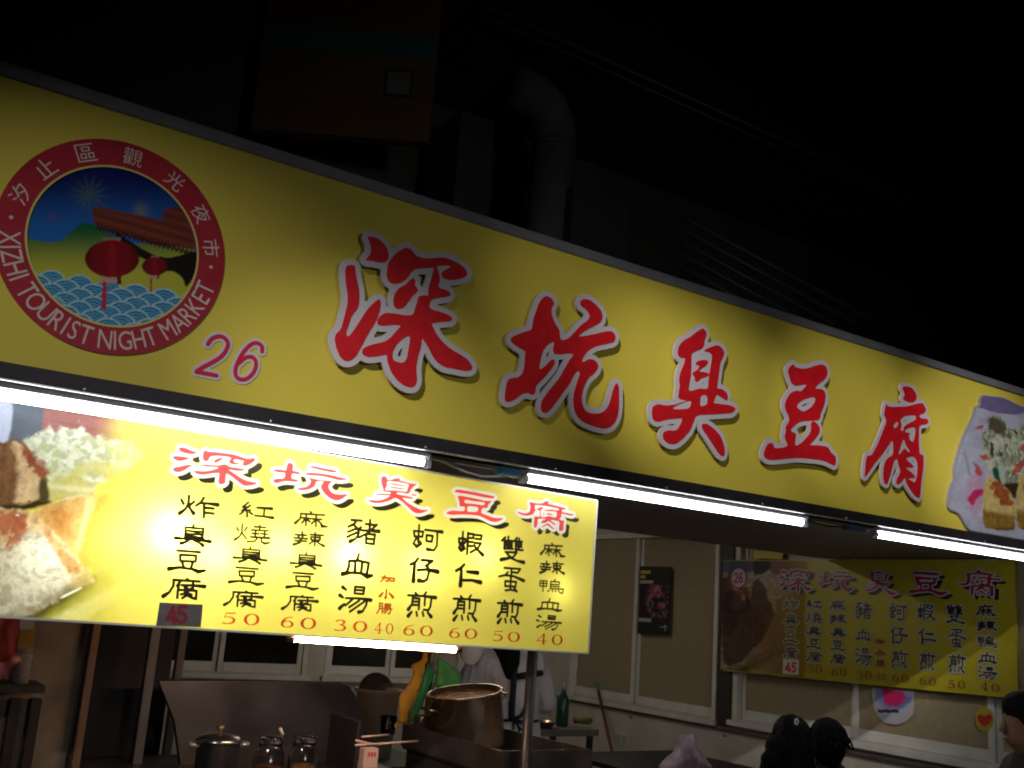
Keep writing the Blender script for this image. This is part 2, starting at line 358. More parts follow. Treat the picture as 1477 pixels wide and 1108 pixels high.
def sliding_window(side, a0, a1, z0, z1, panes, label, pm, rails=True):
    """white framed sliding window; a runs along the wall"""
    wx = side == 'X'
    B = (lambda a0, a1, d0, d1, z0, z1: ((WX + d0, a0, z0), (WX + d1, a1, z1))) if wx else (lambda a0, a1, d0, d1, z0, z1: ((a0, side + d0, z0), (a1, side + d1, z1)))
    t = thing('sliding_window', label, 'window', (WX, (a0 + a1) / 2, z0) if wx else ((a0 + a1) / 2, side, z0))
    f = .05
    box('sill', *B(a0 - .03, a1 + .03, -.055, .1, z0 - .045, z0), M_frame, t)
    box('window_head', *B(a0, a1, -.012, .1, z1 - f, z1), M_frame, t)
    for s0, s1 in ((a0, a0 + f), (a1 - f, a1)): box('jamb', *B(s0, s1, -.012, .1, z0, z1 - f), M_frame, t)
    n = len(panes) - 1
    for k in range(n):
        b0, b1 = panes[k], panes[k + 1]; d = .012 if k % 2 else .042
        sash = box('sash', *B(b0, b0 + .045, d, d + .028, z0 + .012, z1 - f - .002), M_frame, t)
        box('stile', *B(b1 - .045, b1, d, d + .028, z0 + .012, z1 - f - .002), M_frame, sash)
        box('bottom_rail', *B(b0 + .046, b1 - .046, d + .001, d + .027, z0 + .012, z0 + .095), M_frame, sash)
        box('pane', *B(b0 + .046, b1 - .046, d + .010, d + .016, z0 + .096, z1 - f - .003), pm, sash, 0)
    box('track', *B(a0 + f, a1 - f, .004, .085, z0, z0 + .01), M_frame, t)
    return t
M_tan = mat('tan_frosted_pane', (.30, .24, .15), .45, nz=.12, ns=30, bump=.1, bs=200)
M_brown = mat('brown_tinted_pane', (.16, .13, .085), .4, nz=.15, ns=10)
M_dark = mat('dark_night_glass', (.012, .010, .009), .12, nz=.2)
sliding_window('X', 6.83, 9.0, .77, 2.46, [6.88, 7.98, 8.95], 'tan paned sliding window with a dark poster, near the back corner', M_tan)
sliding_window('X', 3.0, 6.62, .80, 2.42, [3.05, 4.2, 5.36, 6.57], 'tan paned sliding window behind the dim yellow menu on the side wall', M_tan)
sliding_window(9.3, 2.3, 4.05, .86, 2.4, [2.35, 3.2, 4.0], 'dark glazed window in the back wall above the steel stove panel', M_dark)
sliding_window(9.3, 4.23, 5.6, .86, 2.4, [4.28, 4.95, 5.55], 'dark glazed window in the back wall behind the hanging green bag', M_dark)
o = box('dark_post', (WX - .02, 6.64, .74), (WX - .002, 6.81, 2.6), mat('dark_brown_post', (.03, .022, .02), .6)); prop(o, 'dark brown vertical board between the two side wall windows', 'post')
# soffit behind the sign
o = box('soffit', (-.4, 3.66, 2.2), (WX - .005, 5.62, 2.3), mat('brown_soffit_board', (.16, .12, .115), .55, nz=.25, ns=2)); o['kind'] = 'structure'
o = box('stall_ceiling', (-.6, 5.63, 2.9), (WX, 9.3, 3.0), mat('ceiling_board', (.3, .28, .26), .7, nz=.1)); o['kind'] = 'structure'

# ------------------------------------------------------------------ the big sign
ZB, ZT, XL, XR = 2.226, 3.131, -.35, 6.94
sign = thing('shop_sign', 'long yellow sign over the stall with five big red characters and a round emblem', 'sign', (0, 3.4, 2.2))
def ribbed(name, col):
    m = bpy.data.materials.new(name); m.use_nodes = True; N = m.node_tree.nodes; L = m.node_tree.links; b = N['Principled BSDF']; b.inputs['Roughness'].default_value = .42
    tc = N.new('ShaderNodeTexCoord'); sx = N.new('ShaderNodeSeparateXYZ'); L.new(tc.outputs['Object'], sx.inputs[0])
    mu = N.new('ShaderNodeMath'); mu.operation = 'MULTIPLY'; mu.inputs[1].default_value = 2 * math.pi / .0135; L.new(sx.outputs['Z'], mu.inputs[0])
    sn = N.new('ShaderNodeMath'); sn.operation = 'SINE'; L.new(mu.outputs[0], sn.inputs[0])
    nz = N.new('ShaderNodeTexNoise'); nz.inputs['Scale'].default_value = 1.4; nz.inputs['Detail'].default_value = 5; L.new(tc.outputs['Object'], nz.inputs[0])
    r = N.new('ShaderNodeValToRGB'); L.new(nz.outputs[0], r.inputs[0]); r.color_ramp.elements[0].position = .3; r.color_ramp.elements[1].position = .7
    r.color_ramp.elements[0].color = (*[c * .88 for c in col], 1); r.color_ramp.elements[1].color = (*col, 1)
    mr = N.new('ShaderNodeMapRange'); mr.inputs[1].default_value = -1; mr.inputs[3].default_value = .975; mr.inputs[4].default_value = 1.0; L.new(sn.outputs[0], mr.inputs[0])
    mx = N.new('ShaderNodeVectorMath'); mx.operation = 'SCALE'; L.new(r.outputs[0], mx.inputs[0]); L.new(mr.outputs[0], mx.inputs['Scale']); L.new(mx.outputs[0], b.inputs['Base Color'])
    bp = N.new('ShaderNodeBump'); bp.inputs['Strength'].default_value = .12; bp.inputs['Distance'].default_value = .002; L.new(sn.outputs[0], bp.inputs['Height']); L.new(bp.outputs[0], b.inputs['Normal'])
    return m
box('face_panel', (XL, 3.4, ZB), (XR, 3.43, ZT), ribbed('ribbed_yellow_film', YEL), sign, 0)
box('top_frame', (XL, 3.388, ZT), (XR, 3.47, ZT + .045), mat('grey_aluminium', (.22, .22, .25), .45, .3, nz=.1), sign)
box('bottom_frame', (XL, 3.388, ZB - .05), (XR, 3.44, ZB), M_alu, sign)
box('bottom_lip', (XL, 3.386, ZB - .056), (XR, 3.40, ZB - .051), M_lip, sign, .001)
box('back_panel', (XL, 3.47, ZB - .02), (XR, 3.50, ZT + .04), M_alu, sign)
ripp = mat('mirror_steel_strip', (.55, .53, .45), .18, 1., nz=.1, ns=20, bump=.1, bs=6)
for k in range(26):                                            # jointed steel strips under the sign
    x = XL + k * .28
    box('underside_strip', (x, 3.402, ZB - .053), (min(x + .277, XR), 3.43, ZB - .051), ripp, sign, 0)
for k in range(26):
    x = XL + k * .28
    box('underside_strip', (x, 3.545, 2.168), (min(x + .277, XR), 3.592, 2.172), ripp, sign, 0)
for k in range(12):
    p = (XL + .35 + k * .62, 3.386, ZB - .044); lathe('screw', [(.0001, .003), (.004, .003), (.005, 0)], p, M_lip, sign, 8, (math.pi/2, 0, 0))

LET = {}
LET['深'] = (crop(440, 320, 3.957), [
 [(330,103),(365,104),(405,125),(435,160),(448,195),(446,228),(425,246),(390,246),(350,237),(318,234),(332,215),(345,195),(348,165),(340,130)],
 [(205,275),(225,262),(255,266),(260,300),(268,345),(280,400),(282,450),(275,500),(250,535),(235,560),(222,600),(208,640),(212,660),(225,660),(250,630),(290,570),(330,510),(370,470),(395,457),(403,475),(395,530),(370,590),(330,655),(290,730),(255,785),(215,805),(180,790),(155,740),(143,690),(148,655),(175,625),(190,580),(205,520),(215,470),(215,430),(208,380),(203,330)],
 [(440,290),(450,245),(480,205),(520,175),(550,163),(580,178),(605,208),(650,222),(700,222),(760,218),(800,230),(850,255),(885,285),(895,310),(880,330),(840,342),(790,345),(755,330),(750,305),(775,285),(800,272),(790,265),(750,265),(725,272),(735,310),(738,350),(732,385),(770,400),(797,418),(790,438),(750,445),(700,455),(685,470),(680,495),(700,515),(740,525),(780,540),(808,560),(800,578),(760,582),(700,590),(695,600),(720,650),(750,690),(800,735),(860,770),(900,800),(922,835),(915,855),(880,860),(830,850),(770,838),(730,815),(700,780),(680,740),(650,690),(638,678),(632,720),(615,780),(605,850),(608,910),(595,945),(570,953),(530,940),(490,905),(460,860),(440,800),(437,770),(400,775),(340,782),(305,770),(297,748),(310,730),(350,712),(420,695),(460,670),(490,635),(515,605),(470,600),(420,605),(390,600),(383,580),(395,555),(430,533),(480,535),(540,545),(585,540),(595,515),(610,470),(620,440),(650,432),(672,432),(675,390),(690,340),(700,300),(702,278),(650,280),(600,285),(575,305),(555,335),(520,360),(480,368),(450,355),(438,325)],
 [(470,780),(475,745),(500,705),(535,675),(565,662),(568,690),(560,740),(550,790),(530,812),(500,810),(478,800)],
 [(570,345),(590,336),(600,350),(598,375),(615,405),(590,430),(560,470),(535,500),(500,510),(480,495),(475,460),(485,420),(510,390),(545,370)]])
LET['坑'] = (crop(690, 400, 4.43), [
 [(370,150),(395,133),(425,145),(447,178),(430,215),(435,260),(455,310),(480,350),(487,405),(520,408),(560,380),(610,325),(660,285),(672,255),(650,220),(618,195),(613,172),(630,153),(670,157),(710,185),(745,225),(755,260),(745,295),(710,320),(650,350),(605,385),(640,385),(710,372),(770,358),(815,357),(836,385),(830,420),(790,435),(720,450),(670,475),(640,510),(622,545),(640,548),(665,533),(700,538),(722,560),(725,590),(700,625),(670,650),(645,690),(628,740),(622,790),(635,840),(660,868),(710,878),(760,865),(795,820),(812,760),(830,705),(845,685),(858,710),(860,770),(858,850),(845,910),(820,950),(780,972),(730,968),(660,945),(610,915),(580,870),(568,800),(575,740),(595,670),(610,625),(595,610),(570,640),(545,690),(500,750),(450,820),(410,865),(380,873),(362,850),(368,800),(400,750),(440,700),(480,650),(520,580),(550,530),(568,503),(530,498),(480,503),(448,498),(440,465),(447,425),(410,440),(380,475),(362,530),(353,592),(380,585),(415,550),(440,533),(450,550),(440,580),(410,620),(370,665),(335,700),(325,745),(305,760),(275,748),(235,760),(195,790),(150,805),(133,790),(135,740),(150,670),(180,652),(215,648),(245,620),(258,560),(262,500),(265,485),(230,465),(185,435),(170,410),(185,390),(230,370),(290,350),(305,338),(315,280),(335,220),(350,180)]])
LET['臭'] = (crop(900, 450, 4.616), [
 [(478,122),(500,135),(508,160),(495,200),(490,235),(470,258),(430,275),(408,295),(407,350),(405,420),(395,480),(390,528),(420,530),(460,518),(512,518),(520,470),(530,400),(540,340),(543,300),(525,280),(490,268),(520,250),(575,232),(605,245),(623,275),(620,305),(600,350),(590,420),(580,490),(580,515),(610,522),(640,545),(648,575),(640,597),(610,580),(575,560),(562,590),(555,612),(600,620),(660,628),(695,645),(695,662),(670,680),(620,685),(540,690),(480,692),(440,700),(425,730),(400,790),(360,840),(310,880),(270,886),(235,870),(217,840),(222,808),(255,795),(300,795),(325,770),(345,720),(300,718),(240,725),(185,738),(155,725),(145,690),(150,640),(185,622),(240,630),(300,622),(350,605),(375,598),(325,585),(322,550),(330,500),(325,460),(335,410),(360,350),(362,318),(335,315),(317,290),(322,245),(350,205),(400,175),(440,145)],
 [(283,650),(320,625),(370,605),(403,602),(400,635),(380,650),(330,655)],
 [(465,600),(470,570),(495,560),(512,575),(512,610),(500,628),(468,632)],
 [(440,345),(470,330),(510,332),(517,350),(500,370),(470,390),(460,405),(490,408),(522,420),(515,438),(475,450),(450,470),(432,468),(428,440),(415,425),(425,405),(445,395),(460,370),(438,360)],
 [(478,755),(510,752),(550,780),(590,820),(615,870),(628,930),(618,965),(590,950),(550,890),(510,830),(480,785)]])
LET['豆'] = (crop(1070, 500, 5.54), [
 [(320,190),(360,150),(372,170),(420,185),(480,180),(540,160),(590,153),(620,170),(633,210),(625,250),(600,280),(560,310),(535,342),(580,348),(610,370),(617,420),(605,480),(580,540),(565,590),(500,600),(430,605),(380,630),(345,665),(345,685),(375,700),(380,720),(372,790),(400,790),(440,760),(490,700),(500,660),(500,620),(520,603),(550,625),(568,655),(565,700),(520,760),(495,790),(560,795),(630,808),(660,850),(695,885),(698,920),(690,955),(660,945),(620,925),(560,910),(470,900),(380,895),(280,905),(180,912),(140,900),(123,870),(135,820),(160,780),(195,780),(210,815),(260,815),(310,800),(305,770),(290,730),(300,680),(298,650),(325,600),(320,560),(300,520),(292,470),(310,420),(345,375),(390,360),(420,365),(445,340),(465,315),(430,315),(375,322),(345,300),(325,240)],
 [(390,490),(400,460),(450,430),(510,413),(535,425),(525,460),(490,500),(440,525),(410,512)]])
LET['腐'] = (crop(1210, 540, 4.431), [
 [(365,90),(390,83),(425,95),(450,130),(453,165),(430,185),(395,180),(368,165),(378,140),(372,115)],
 [(262,195),(275,210),(330,213),(400,208),(450,195),(490,190),(505,210),(515,235),(500,255),(475,265),(480,285),(520,290),(530,310),(515,325),(475,335),(470,400),(470,460),(475,510),(497,525),(497,600),(485,680),(475,785),(450,785),(420,750),(390,700),(380,665),(350,700),(330,705),(325,680),(345,640),(350,620),(335,570),(330,545),(310,560),(300,600),(285,650),(265,705),(245,690),(240,630),(250,570),(275,535),(300,520),(305,480),(300,430),(280,450),(240,510),(190,570),(130,655),(123,640),(130,560),(140,525),(165,520),(200,460),(230,390),(260,310),(258,290),(247,265),(252,230)],
 [(352,300),(375,275),(420,267),(447,270),(447,295),(420,310),(385,330),(370,350),(372,365),(352,360),(358,330)],
 [(308,330),(325,310),(338,315),(325,345),(308,345)],
 [(385,360),(420,345),(445,350),(443,400),(430,435),(410,420),(405,395),(412,380),(385,375)],
 [(345,490),(370,420),(385,455),(410,495),(400,500),(375,480),(345,515),(338,510)],
 [(390,540),(430,530),(455,560),(460,620),(445,690),(425,685),(400,670),(440,665),(440,650),(415,625),(385,600),(430,600),(425,580),(400,560)]])
GROW = {'深': .0245, '坑': .0235, '臭': .024, '豆': .024, '腐': .0215}
for ch, (cr, lp) in LET.items():
    L = loc_loops(SIGN, cr, lp, 3)
    back = place(SIGN, offset_mesh('loops', L, GROW[ch] * .94, .010, .005), .030, 'raised_character', M_white, sign)
    prop(back, 'red character %s on a thick white outline board' % ch)
    place(SIGN, fill(L, .002), .0405, 'red_stroke_face', M_red, back)
# shop number 26
n26 = []
for ch, (cx, cy, w, h) in zip('26', [((885)/2.916, 180 + 970/2.916, 60, 66), (0, 0, 0, 0)]):
    pass
def num_paths():
    two = [[(.07,.74),(.12,.88),(.3,.985),(.55,.985),(.75,.88),(.8,.72),(.72,.52),(.5,.34),(.22,.16),(.06,.03)], [(.06,.03),(.82,.03)]]
    six = [[(.8,.8),(.72,.93),(.5,.99),(.3,.93),(.14,.72),(.07,.45),(.09,.22),(.22,.06),(.42,.01),(.64,.06),(.78,.22),(.79,.4),(.68,.55),(.48,.62),(.27,.56),(.12,.4)]]
    return two, six
for (strokes, cx, cy, zz) in zip(num_paths(), (307, 357), (513, 521), (0, .0006)):
    x0, y0 = SIGN.loc2(cx, cy); st = []
    for s in strokes:
        q = []
        for i, (x, y) in enumerate(s): q.append((x, y))
        # rounder corners
        a = np.array(q)
        if len(a) > 2:
            e = [a[0]]
            for i in range(len(a) - 1):
                p0, p1, p2, p3 = a[max(i-1,0)], a[i], a[i+1], a[min(i+2,len(a)-1)]
                for t in (.25, .5, .75, 1.): e.append(.5*((2*p1)+(-p0+p2)*t+(2*p0-5*p1+4*p2-p3)*t*t+(-p0+3*p1-3*p2+p3)*t**3))
            a = np.array(e)
        st.append([(x0 + (x - .42) * .092 + (y - .5) * .035, y0 + (y - .5) * .142, .0072) for x, y in a])
    o1 = place(SIGN, offset_mesh('strokes', st, .0095, 0, .003), .003 + zz, 'number_outline', M_white, sign)
    place(SIGN, offset_mesh('strokes', st, 0, 0, .003), .005, 'shop_number_digit', mat('crimson_print', (.55, .012, .05), .45), o1)

# ------------------------------------------------------------------ round emblem on the sign
EC, ER = (.18923874 * 3.4, .31471854 * 3.4 + EYE), .10652774 * 3.4 * 1.0
EC = (.643, 2.670)
def circ(r, n=96, c=None): c = c or EC; return np.array([(c[0] + r * math.cos(2 * math.pi * k / n), c[1] + r * math.sin(2 * math.pi * k / n)) for k in range(n)])
EMB = dict(c=EC, r=ER)
K1 = crop(0, 180, 2.916)
def fit_emblem():
    pts = [SIGN.loc2(*p) for p in [(154,201),(320.6,358),(171.5,512.6),(0,290),(0,412),(60,232),(260,238),(290,455),(60,475)]]
    A = np.array([[2*x, 2*y, 1] for x, y in pts]); b = np.array([x*x+y*y for x, y in pts]); s = np.linalg.lstsq(A, b, rcond=None)[0]
    return (s[0], s[1]), math.sqrt(s[2] + s[0]**2 + s[1]**2)
EC, ER = fit_emblem()
M_ring = mat('maroon_print', (.36, .012, .03), .4, nz=.1, ns=10)
RI = ER * .742
emb = place(SIGN, fill([circ(ER, c=EC), circ(RI, c=EC)[::-1]], .003), .0045, 'emblem_ring', M_ring, sign)
place(SIGN, fill([circ(RI + .004, c=EC), circ(RI - .003, c=EC)[::-1]], .0), .009, 'gold_rim', mat('gold_print', (.62, .5, .15), .4), emb)
xs = np.arange(EC[0] - RI - .002, EC[0] + RI + .004, .0034); ys = np.arange(EC[1] - RI - .002, EC[1] + RI + .004, .0034)
GX, GY = np.meshgrid(xs, ys); PX, PY = SIGN.pix(GX, GY); cxp, cyp = PX * 2.916, (PY - 180) * 2.916
P = Paint(cxp, cyp); x, y = cxp, cyp
g = S(200, 480, y); P.c = lin(10, 22, 110) * (1 - g[..., None]) + lin(35, 110, 200) * g[..., None]
d = np.hypot(x - 375, y - 295); an = np.arctan2(y - 295, x - 375)
P.mix(np.exp(-(d / 55) ** 2) * (.30 + .25 * np.sin(an * 13)), lin(120, 150, 70)); d2 = np.hypot(x - 222, y - 392); P.mix(np.exp(-(d2 / 18) ** 2) * .5, lin(120, 60, 150))
d3 = np.hypot(x - 590, y - 365); P.mix(np.exp(-(d3 / 30) ** 2) * .35, lin(190, 170, 60))
hill = P.poly([(60,400),(100,440),(128,482),(190,492),(250,492),(290,455),(330,425),(360,412),(395,425),(440,450),(480,470),(560,500),(840,540),(900,800),(500,1000),(60,900)], 10, .03)
g = S(430, 640, y)[..., None]; P.mix(S(2, -2, hill), lin(5, 105, 60) * (1 - g) + lin(205, 205, 70) * g)
pent = P.poly([(480,450),(560,500),(640,545),(720,560),(825,535),(820,620),(782,685),(768,650),(730,620),(690,615),(640,580),(580,555),(520,510)], 4, .05); P.mix(S(2, -2, pent), lin(28, 14, 18))
roof = P.poly([(392,352),(420,348),(470,362),(560,380),(640,398),(686,400),(684,365),(720,352),(765,352),(800,430),(825,520),(760,515),(700,512),(640,505),(580,485),(520,465),(460,445),(410,428),(390,400)], 4, .05)
tile = .5 + .5 * np.sin((x * .93 + y * .45) * .52); rw = .5 + .5 * np.sin((y - x * .28) * .16)
P.mix(S(2, -2, roof), (lin(95, 35, 30) * (1 - tile[..., None] * .6) + lin(190, 95, 70) * tile[..., None] * .6) * (.65 + .5 * rw[..., None]))
ridge = P.poly([(392,352),(420,348),(560,378),(690,400),(800,402),(800,415),(690,414),(560,394),(400,368)]); P.mix(S(2, -2, ridge), lin(120, 60, 45))
eave = (np.abs(y - (.27 * (x - 400) + 432 + 6 * np.sin(x * .35))) < 9) & (x > 405) & (x < 815); P.mix(eave * .9, lin(60, 22, 25))
rows = [(650 + 27 * k) for k in range(8)]
wm = P.poly([(130,620),(220,612),(290,650),(400,655),(520,680),(640,705),(730,740),(760,800),(500,880),(200,800),(120,700)], 0)
for r, yb in enumerate(rows):
    for k in range(-1, 9):
        wx0 = 95 + k * 118 + (59 if r % 2 else 0); wy0 = yb + 12 + (wx0 - 150) * .16; dd = np.hypot((x - wx0), (y - wy0) * 1.12)
        top = (wy0 - 60 > 545 + (wx0 - 100) * .155)
        if not top: continue
        cap = (dd < 66); P.mix(cap * 1., lin(25, 130, 195)); P.mix(cap * (np.abs((dd % 13) - 6.5) < 2.3) * .75, lin(150, 215, 235)); P.mix(S(3.5, 1.5, np.abs(dd - 64)), lin(205, 240, 245))
for (lx, ly, rx, ry, s) in ((470, 565, 114, 78, 1.), (650, 597, 54, 39, .5)):
    P.mix(((np.abs(x - lx) < 38 * s) & (np.abs(y - ly + ry) < 12 * s)) * 1., lin(150, 130, 120))
    P.mix(((np.abs(x - lx + 10 * s) < 42 * s) & (y > ly + ry - 8) & (y < ly + ry + 26 * s)) * 1., lin(205, 175, 150)); P.mix(((np.abs(x - lx - 30 * s) < 9 * s) & (y > ly + ry - 8) & (y < ly + ry + 30 * s)) * 1., lin(120, 20, 30))
    e = np.hypot((x - lx) / rx, (y - ly) / ry); sh = np.exp(-((x - lx) / rx) ** 2 * 2)[..., None] * .7 + .3
    rib = (.85 + .15 * np.cos((x - lx) / rx / np.maximum(.15, np.sqrt(np.clip(1 - ((y - ly) / ry) ** 2, 0, 1))) * 9))[..., None]
    P.mix(S(1.02, .98, e), lin(165, 12, 30) * sh * rib)
    tx = lx - 25 * s - (y - ly) * .05; P.mix(((np.abs(x - tx) < (6 + (y - ly) * .03) * s) & (y > ly + ry + 20 * s) & (y < ly + ry + 135 * s)) * 1., lin(195, 60, 90))
P.c = P.c * .72
pm = print_mesh(GX, GY, P.c, np.hypot(GX - EC[0], GY - EC[1]) < RI + .003)
place(SIGN, pm, .004, 'emblem_picture', film('emblem_print', attr=True, backlit=False, rough=.35), emb)
M_cream = mat('cream_print', (.62, .5, .47), .45)
def ring_text(chars, rad, a0, a1, size, inward, sx=1., weights=None):
    ws = weights or [1] * len(chars); cum = np.cumsum(ws) - np.array(ws) / 2; tot = cum[-1] - cum[0]; out = []
    for ch, cpos in zip(chars, cum):
        if ch == ' ': continue
        a = a0 + (a1 - a0) * (cpos - cum[0]) / tot
        me, dim = glyph(ch, .02 if ord(ch) > 300 else .008); me = me.copy(); w = (size * sx if ord(ch) > 300 else dim[0] * size / .73 * sx); h = size
        rot = (a + math.pi / 2) if inward else (a - math.pi / 2)
        me.transform(Matrix.Translation((EC[0] + rad * math.cos(a), EC[1] + rad * math.sin(a), 0)) @ Matrix.Rotation(rot, 4, 'Z') @ Matrix.Diagonal((w, h, 1, 1))); out.append(me)
    return out
def ang(cx, cy):
    p = SIGN.loc2(*K1(cx, cy)); return math.atan2(p[1] - EC[1], p[0] - EC[0])
rc = ER * .875
for ch, px_, py_ in (('汐', 95, 300), ('止', 205, 205), ('區', 362, 132), ('觀', 555, 147), ('光', 725, 248), ('夜', 830, 382), ('市', 872, 520)):
    a = ang(px_, py_); me, dim = glyph(ch, .02); me = me.copy()
    me.transform(Matrix.Translation((EC[0] + rc * math.cos(a), EC[1] + rc * math.sin(a), 0)) @ Matrix.Rotation(a - math.pi / 2, 4, 'Z') @ Matrix.Diagonal((.062, .060, 1, 1))); place(SIGN, me, .0082, 'emblem_character', M_cream, emb)
for px_, py_ in ((55, 395), (872, 598)):
    a = ang(px_, py_); place(SIGN, fill([circ(.006, 12, (EC[0] + rc * math.cos(a), EC[1] + rc * math.sin(a)))]), .0082, 'emblem_dot', M_cream, emb)
a0, a1 = ang(35, 478), ang(857, 688)
if a0 > 0: a0 -= 2 * math.pi
if a1 > 0: a1 -= 2 * math.pi
en = 'XIZHI TOURIST NIGHT MARKET'; wt = {'I': .42, 'M': 1.15, ' ': .45, 'O': 1.08, 'G': 1.05, 'N': 1.02, 'H': 1.0, 'T': .85, 'E': .88, 'Z': .86, 'S': .9}
for me in ring_text(en, rc * .995, a0, a1, .062, True, .78, [wt.get(c, .95) for c in en]): place(SIGN, me, .0082, 'emblem_letter', M_cream, emb)

# ------------------------------------------------------------------ die-cut photograph of a plate of tofu at the sign's right end
K6 = crop(1210, 540, 4.431)
outl = [(905,135),(960,140),(1040,150),(1110,185),(1190,215),(1290,235),(1400,300),(1480,420),(1500,560),(1480,720),(1420,880),(1330,1000),(1220,1060),(1100,1060),(980,1045),(850,1012),(800,975),(752,895),(700,870),(683,840),(688,770),(705,700),(722,670),(722,600),(745,510),(770,430),(805,350),(845,265),(860,208),(885,200),(890,160)]
OL = loc_loops(SIGN, K6, [outl], 3)[0]; OL[:, 1] = np.clip(OL[:, 1], ZB + .004, ZT - .01); OL[:, 0] = np.clip(OL[:, 0], 0, XR - .02)
plate = place(SIGN, fill([OL], .014), .001, 'plate_picture', mat('pale_lilac_card', (.30, .28, .35), .5), sign); prop(plate, 'cut-out picture of a white plate with fried tofu and pickled cabbage')
xs = np.arange(OL[:, 0].min(), OL[:, 0].max(), .0042); ys = np.arange(OL[:, 1].min(), OL[:, 1].max(), .0042); GX, GY = np.meshgrid(xs, ys)
PX, PY = SIGN.pix(GX, GY); x, y = (PX - 1210) * 4.431, (PY - 540) * 4.431; P = Paint(x, y); n1 = vnoise(x, y, .02, 1); n2 = vnoise(x, y, .06, 5); n3 = vnoise(x, y, .012, 8)
P.c = lin(188, 190, 215) * (.75 + .4 * n1[..., None])
P.mix(S(4, -4, P.poly([(890,140),(1060,160),(1190,215),(1100,260),(880,215)], 10)), lin(120, 110, 160))
P.mix(np.exp(-((x - 800) / 10 - (y - 560) / 40) ** 2) * (y > 500) * (y < 650) * .5, lin(110, 120, 150))
P.mix(S(15, -15, P.poly([(830,640),(900,610),(905,800),(860,920),(800,800)], 30)) * .45, lin(210, 130, 180))
P.mix(S(6, -6, P.poly([(808,800),(850,745),(895,735),(905,765),(860,800),(835,845)], 25)), lin(200, 45, 100))
cab = P.poly([(930,300),(1000,270),(1060,330),(1120,350),(1190,330),(1400,380),(1400,760),(1180,740),(1050,700),(980,620),(920,580),(900,500),(895,420)], 60, .02)
P.mix(S(10, -10, cab), lin(150, 155, 135) * (.45 + .95 * n2[..., None])); P.mix(S(10, -10, cab) * S(.5, .7, n1), lin(205, 210, 190)); P.mix(S(10, -10, cab) * S(.56, .7, n3), lin(75, 70, 50))
st1 = np.abs(vnoise(x + 60 * n1, y * .35, .05, 21) - .5) * 2; cm = S(14, -14, cab)
P.mix(cm * S(.22, .04, st1) * .8, lin(215, 220, 200)); P.mix(cm * S(.5, .8, st1) * .7, lin(70, 72, 55))
P.mix(S(16, -16, P.poly([(925,310),(960,280),(1010,295),(1060,350),(1040,390),(960,380)], 60, .03)) * .9, lin(80, 66, 48))
for q in ([(860,335),(900,325),(905,345),(870,358)], [(885,515),(940,520),(950,545),(895,545)], [(845,560),(880,590),(895,640),(865,640)], [(1140,460),(1190,455),(1190,490),(1145,490)], [(1100,600),(1180,540),(1190,570),(1130,630),(1090,640)], [(1230,520),(1300,500),(1290,540)]):
    P.mix(S(8, -8, P.poly(q, 30, .05)) * .85, lin(195, 60, 55) * (.7 + .6 * n2[..., None]))
P.mix(S(9, -9, P.poly([(970,600),(1000,610),(1020,680),(1040,720),(1000,705),(970,650)], 20)), lin(30, 85, 60)); P.mix(S(9, -9, P.poly([(1000,560),(1040,600),(1050,680),(1030,700),(1010,640)], 20)), lin(185, 200, 190))
P.mix(S(12, -12, P.poly([(1040,700),(1110,690),(1200,700),(1300,760),(1200,800),(1100,800),(1060,760)], 30)), lin(62, 46, 32))
for ox in (0, 215):
    bodyt = P.poly([(905+ox,790),(920+ox,690),(940+ox,640),(990+ox,680),(1080+ox,760),(1120+ox,850),(1112+ox,900),(1100+ox,985),(1060+ox,1000),(980+ox,988),(910+ox,970)], 24, .03)
    P.mix(S(8, -8, bodyt), lin(226, 200, 128) * (.62 + .6 * n2[..., None])); fr_ = S(848, 892, y - (x - 905 - ox) * .16 + 30 * (n1 - .5)) * S(8, -8, bodyt)
    P.mix(fr_, lin(158, 122, 55) * (.55 + .85 * n2[..., None])); P.mix(fr_ * S(.55, .7, vnoise(x, y, .12, 51)) * .5, lin(90, 62, 25)); P.mix(S(10, -10, bodyt) * S(965, 1000, y), lin(85, 62, 28))
    P.mix(S(14, -10, P.poly([(945+ox,700),(1000+ox,690),(1060+ox,740),(1085+ox,800),(1070+ox,835),(1020+ox,825),(985+ox,780)], 60, .04)) * .92, lin(172, 72, 34) * (.5 + 1.0 * n2[..., None]))
P.mix(S(12, -6, P.poly([(860,960),(1000,1010),(1300,990),(1300,1100),(860,1080)], 20)) * .5, lin(175, 190, 205)); P.c *= (.60 + .26 * vnoise(x, y, .1, 77))[..., None]
F = field_loops([OL], GX, GY)
place(SIGN, print_mesh(GX, GY, P.c, F < -.004), .0165, 'food_print', film('food_print', attr=True, backlit=False), plate)

# ------------------------------------------------------------------ fluorescent fittings hanging below the sign
def fitting(x0, x1, label, y=3.472, z=2.136):
    t = thing('fluorescent_light', label, 'light', ((x0 + x1) / 2, y, 2.17), 'white tube lights under the long sign')
    box('batten', (x0 - .02, y - .032, 2.155), (x1 + .02, y + .04, 2.174), M_batten, t)
    tube('glowing_tube', [(x0, y, z), (x1, y, z)], .0165, emit('tube_glow', (.93, .96, 1.), TUBE), t, 16)
    for s in (x0, x1):
        d = -.012 if s == x0 else .012
        h = box('lamp_holder', (min(s + d, s + d * 2.6), y - .02, z - .022), (max(s + d, s + d * 2.6), y + .02, 2.155), mat('grey_plastic', (.3, .3, .33), .5), t)
        tube('tube_cap', [(s, y, z), (s + d, y, z)], .0172, M_lip, h, 14)
    return t
fitting(.0, 1.90, 'bright white tube light above the glowing yellow menu board')
fitting(2.40, 4.10, 'bright white tube light in the middle, right of the menu board')
fitting(4.70, 6.40, 'bright white tube light at the right end of the long sign')
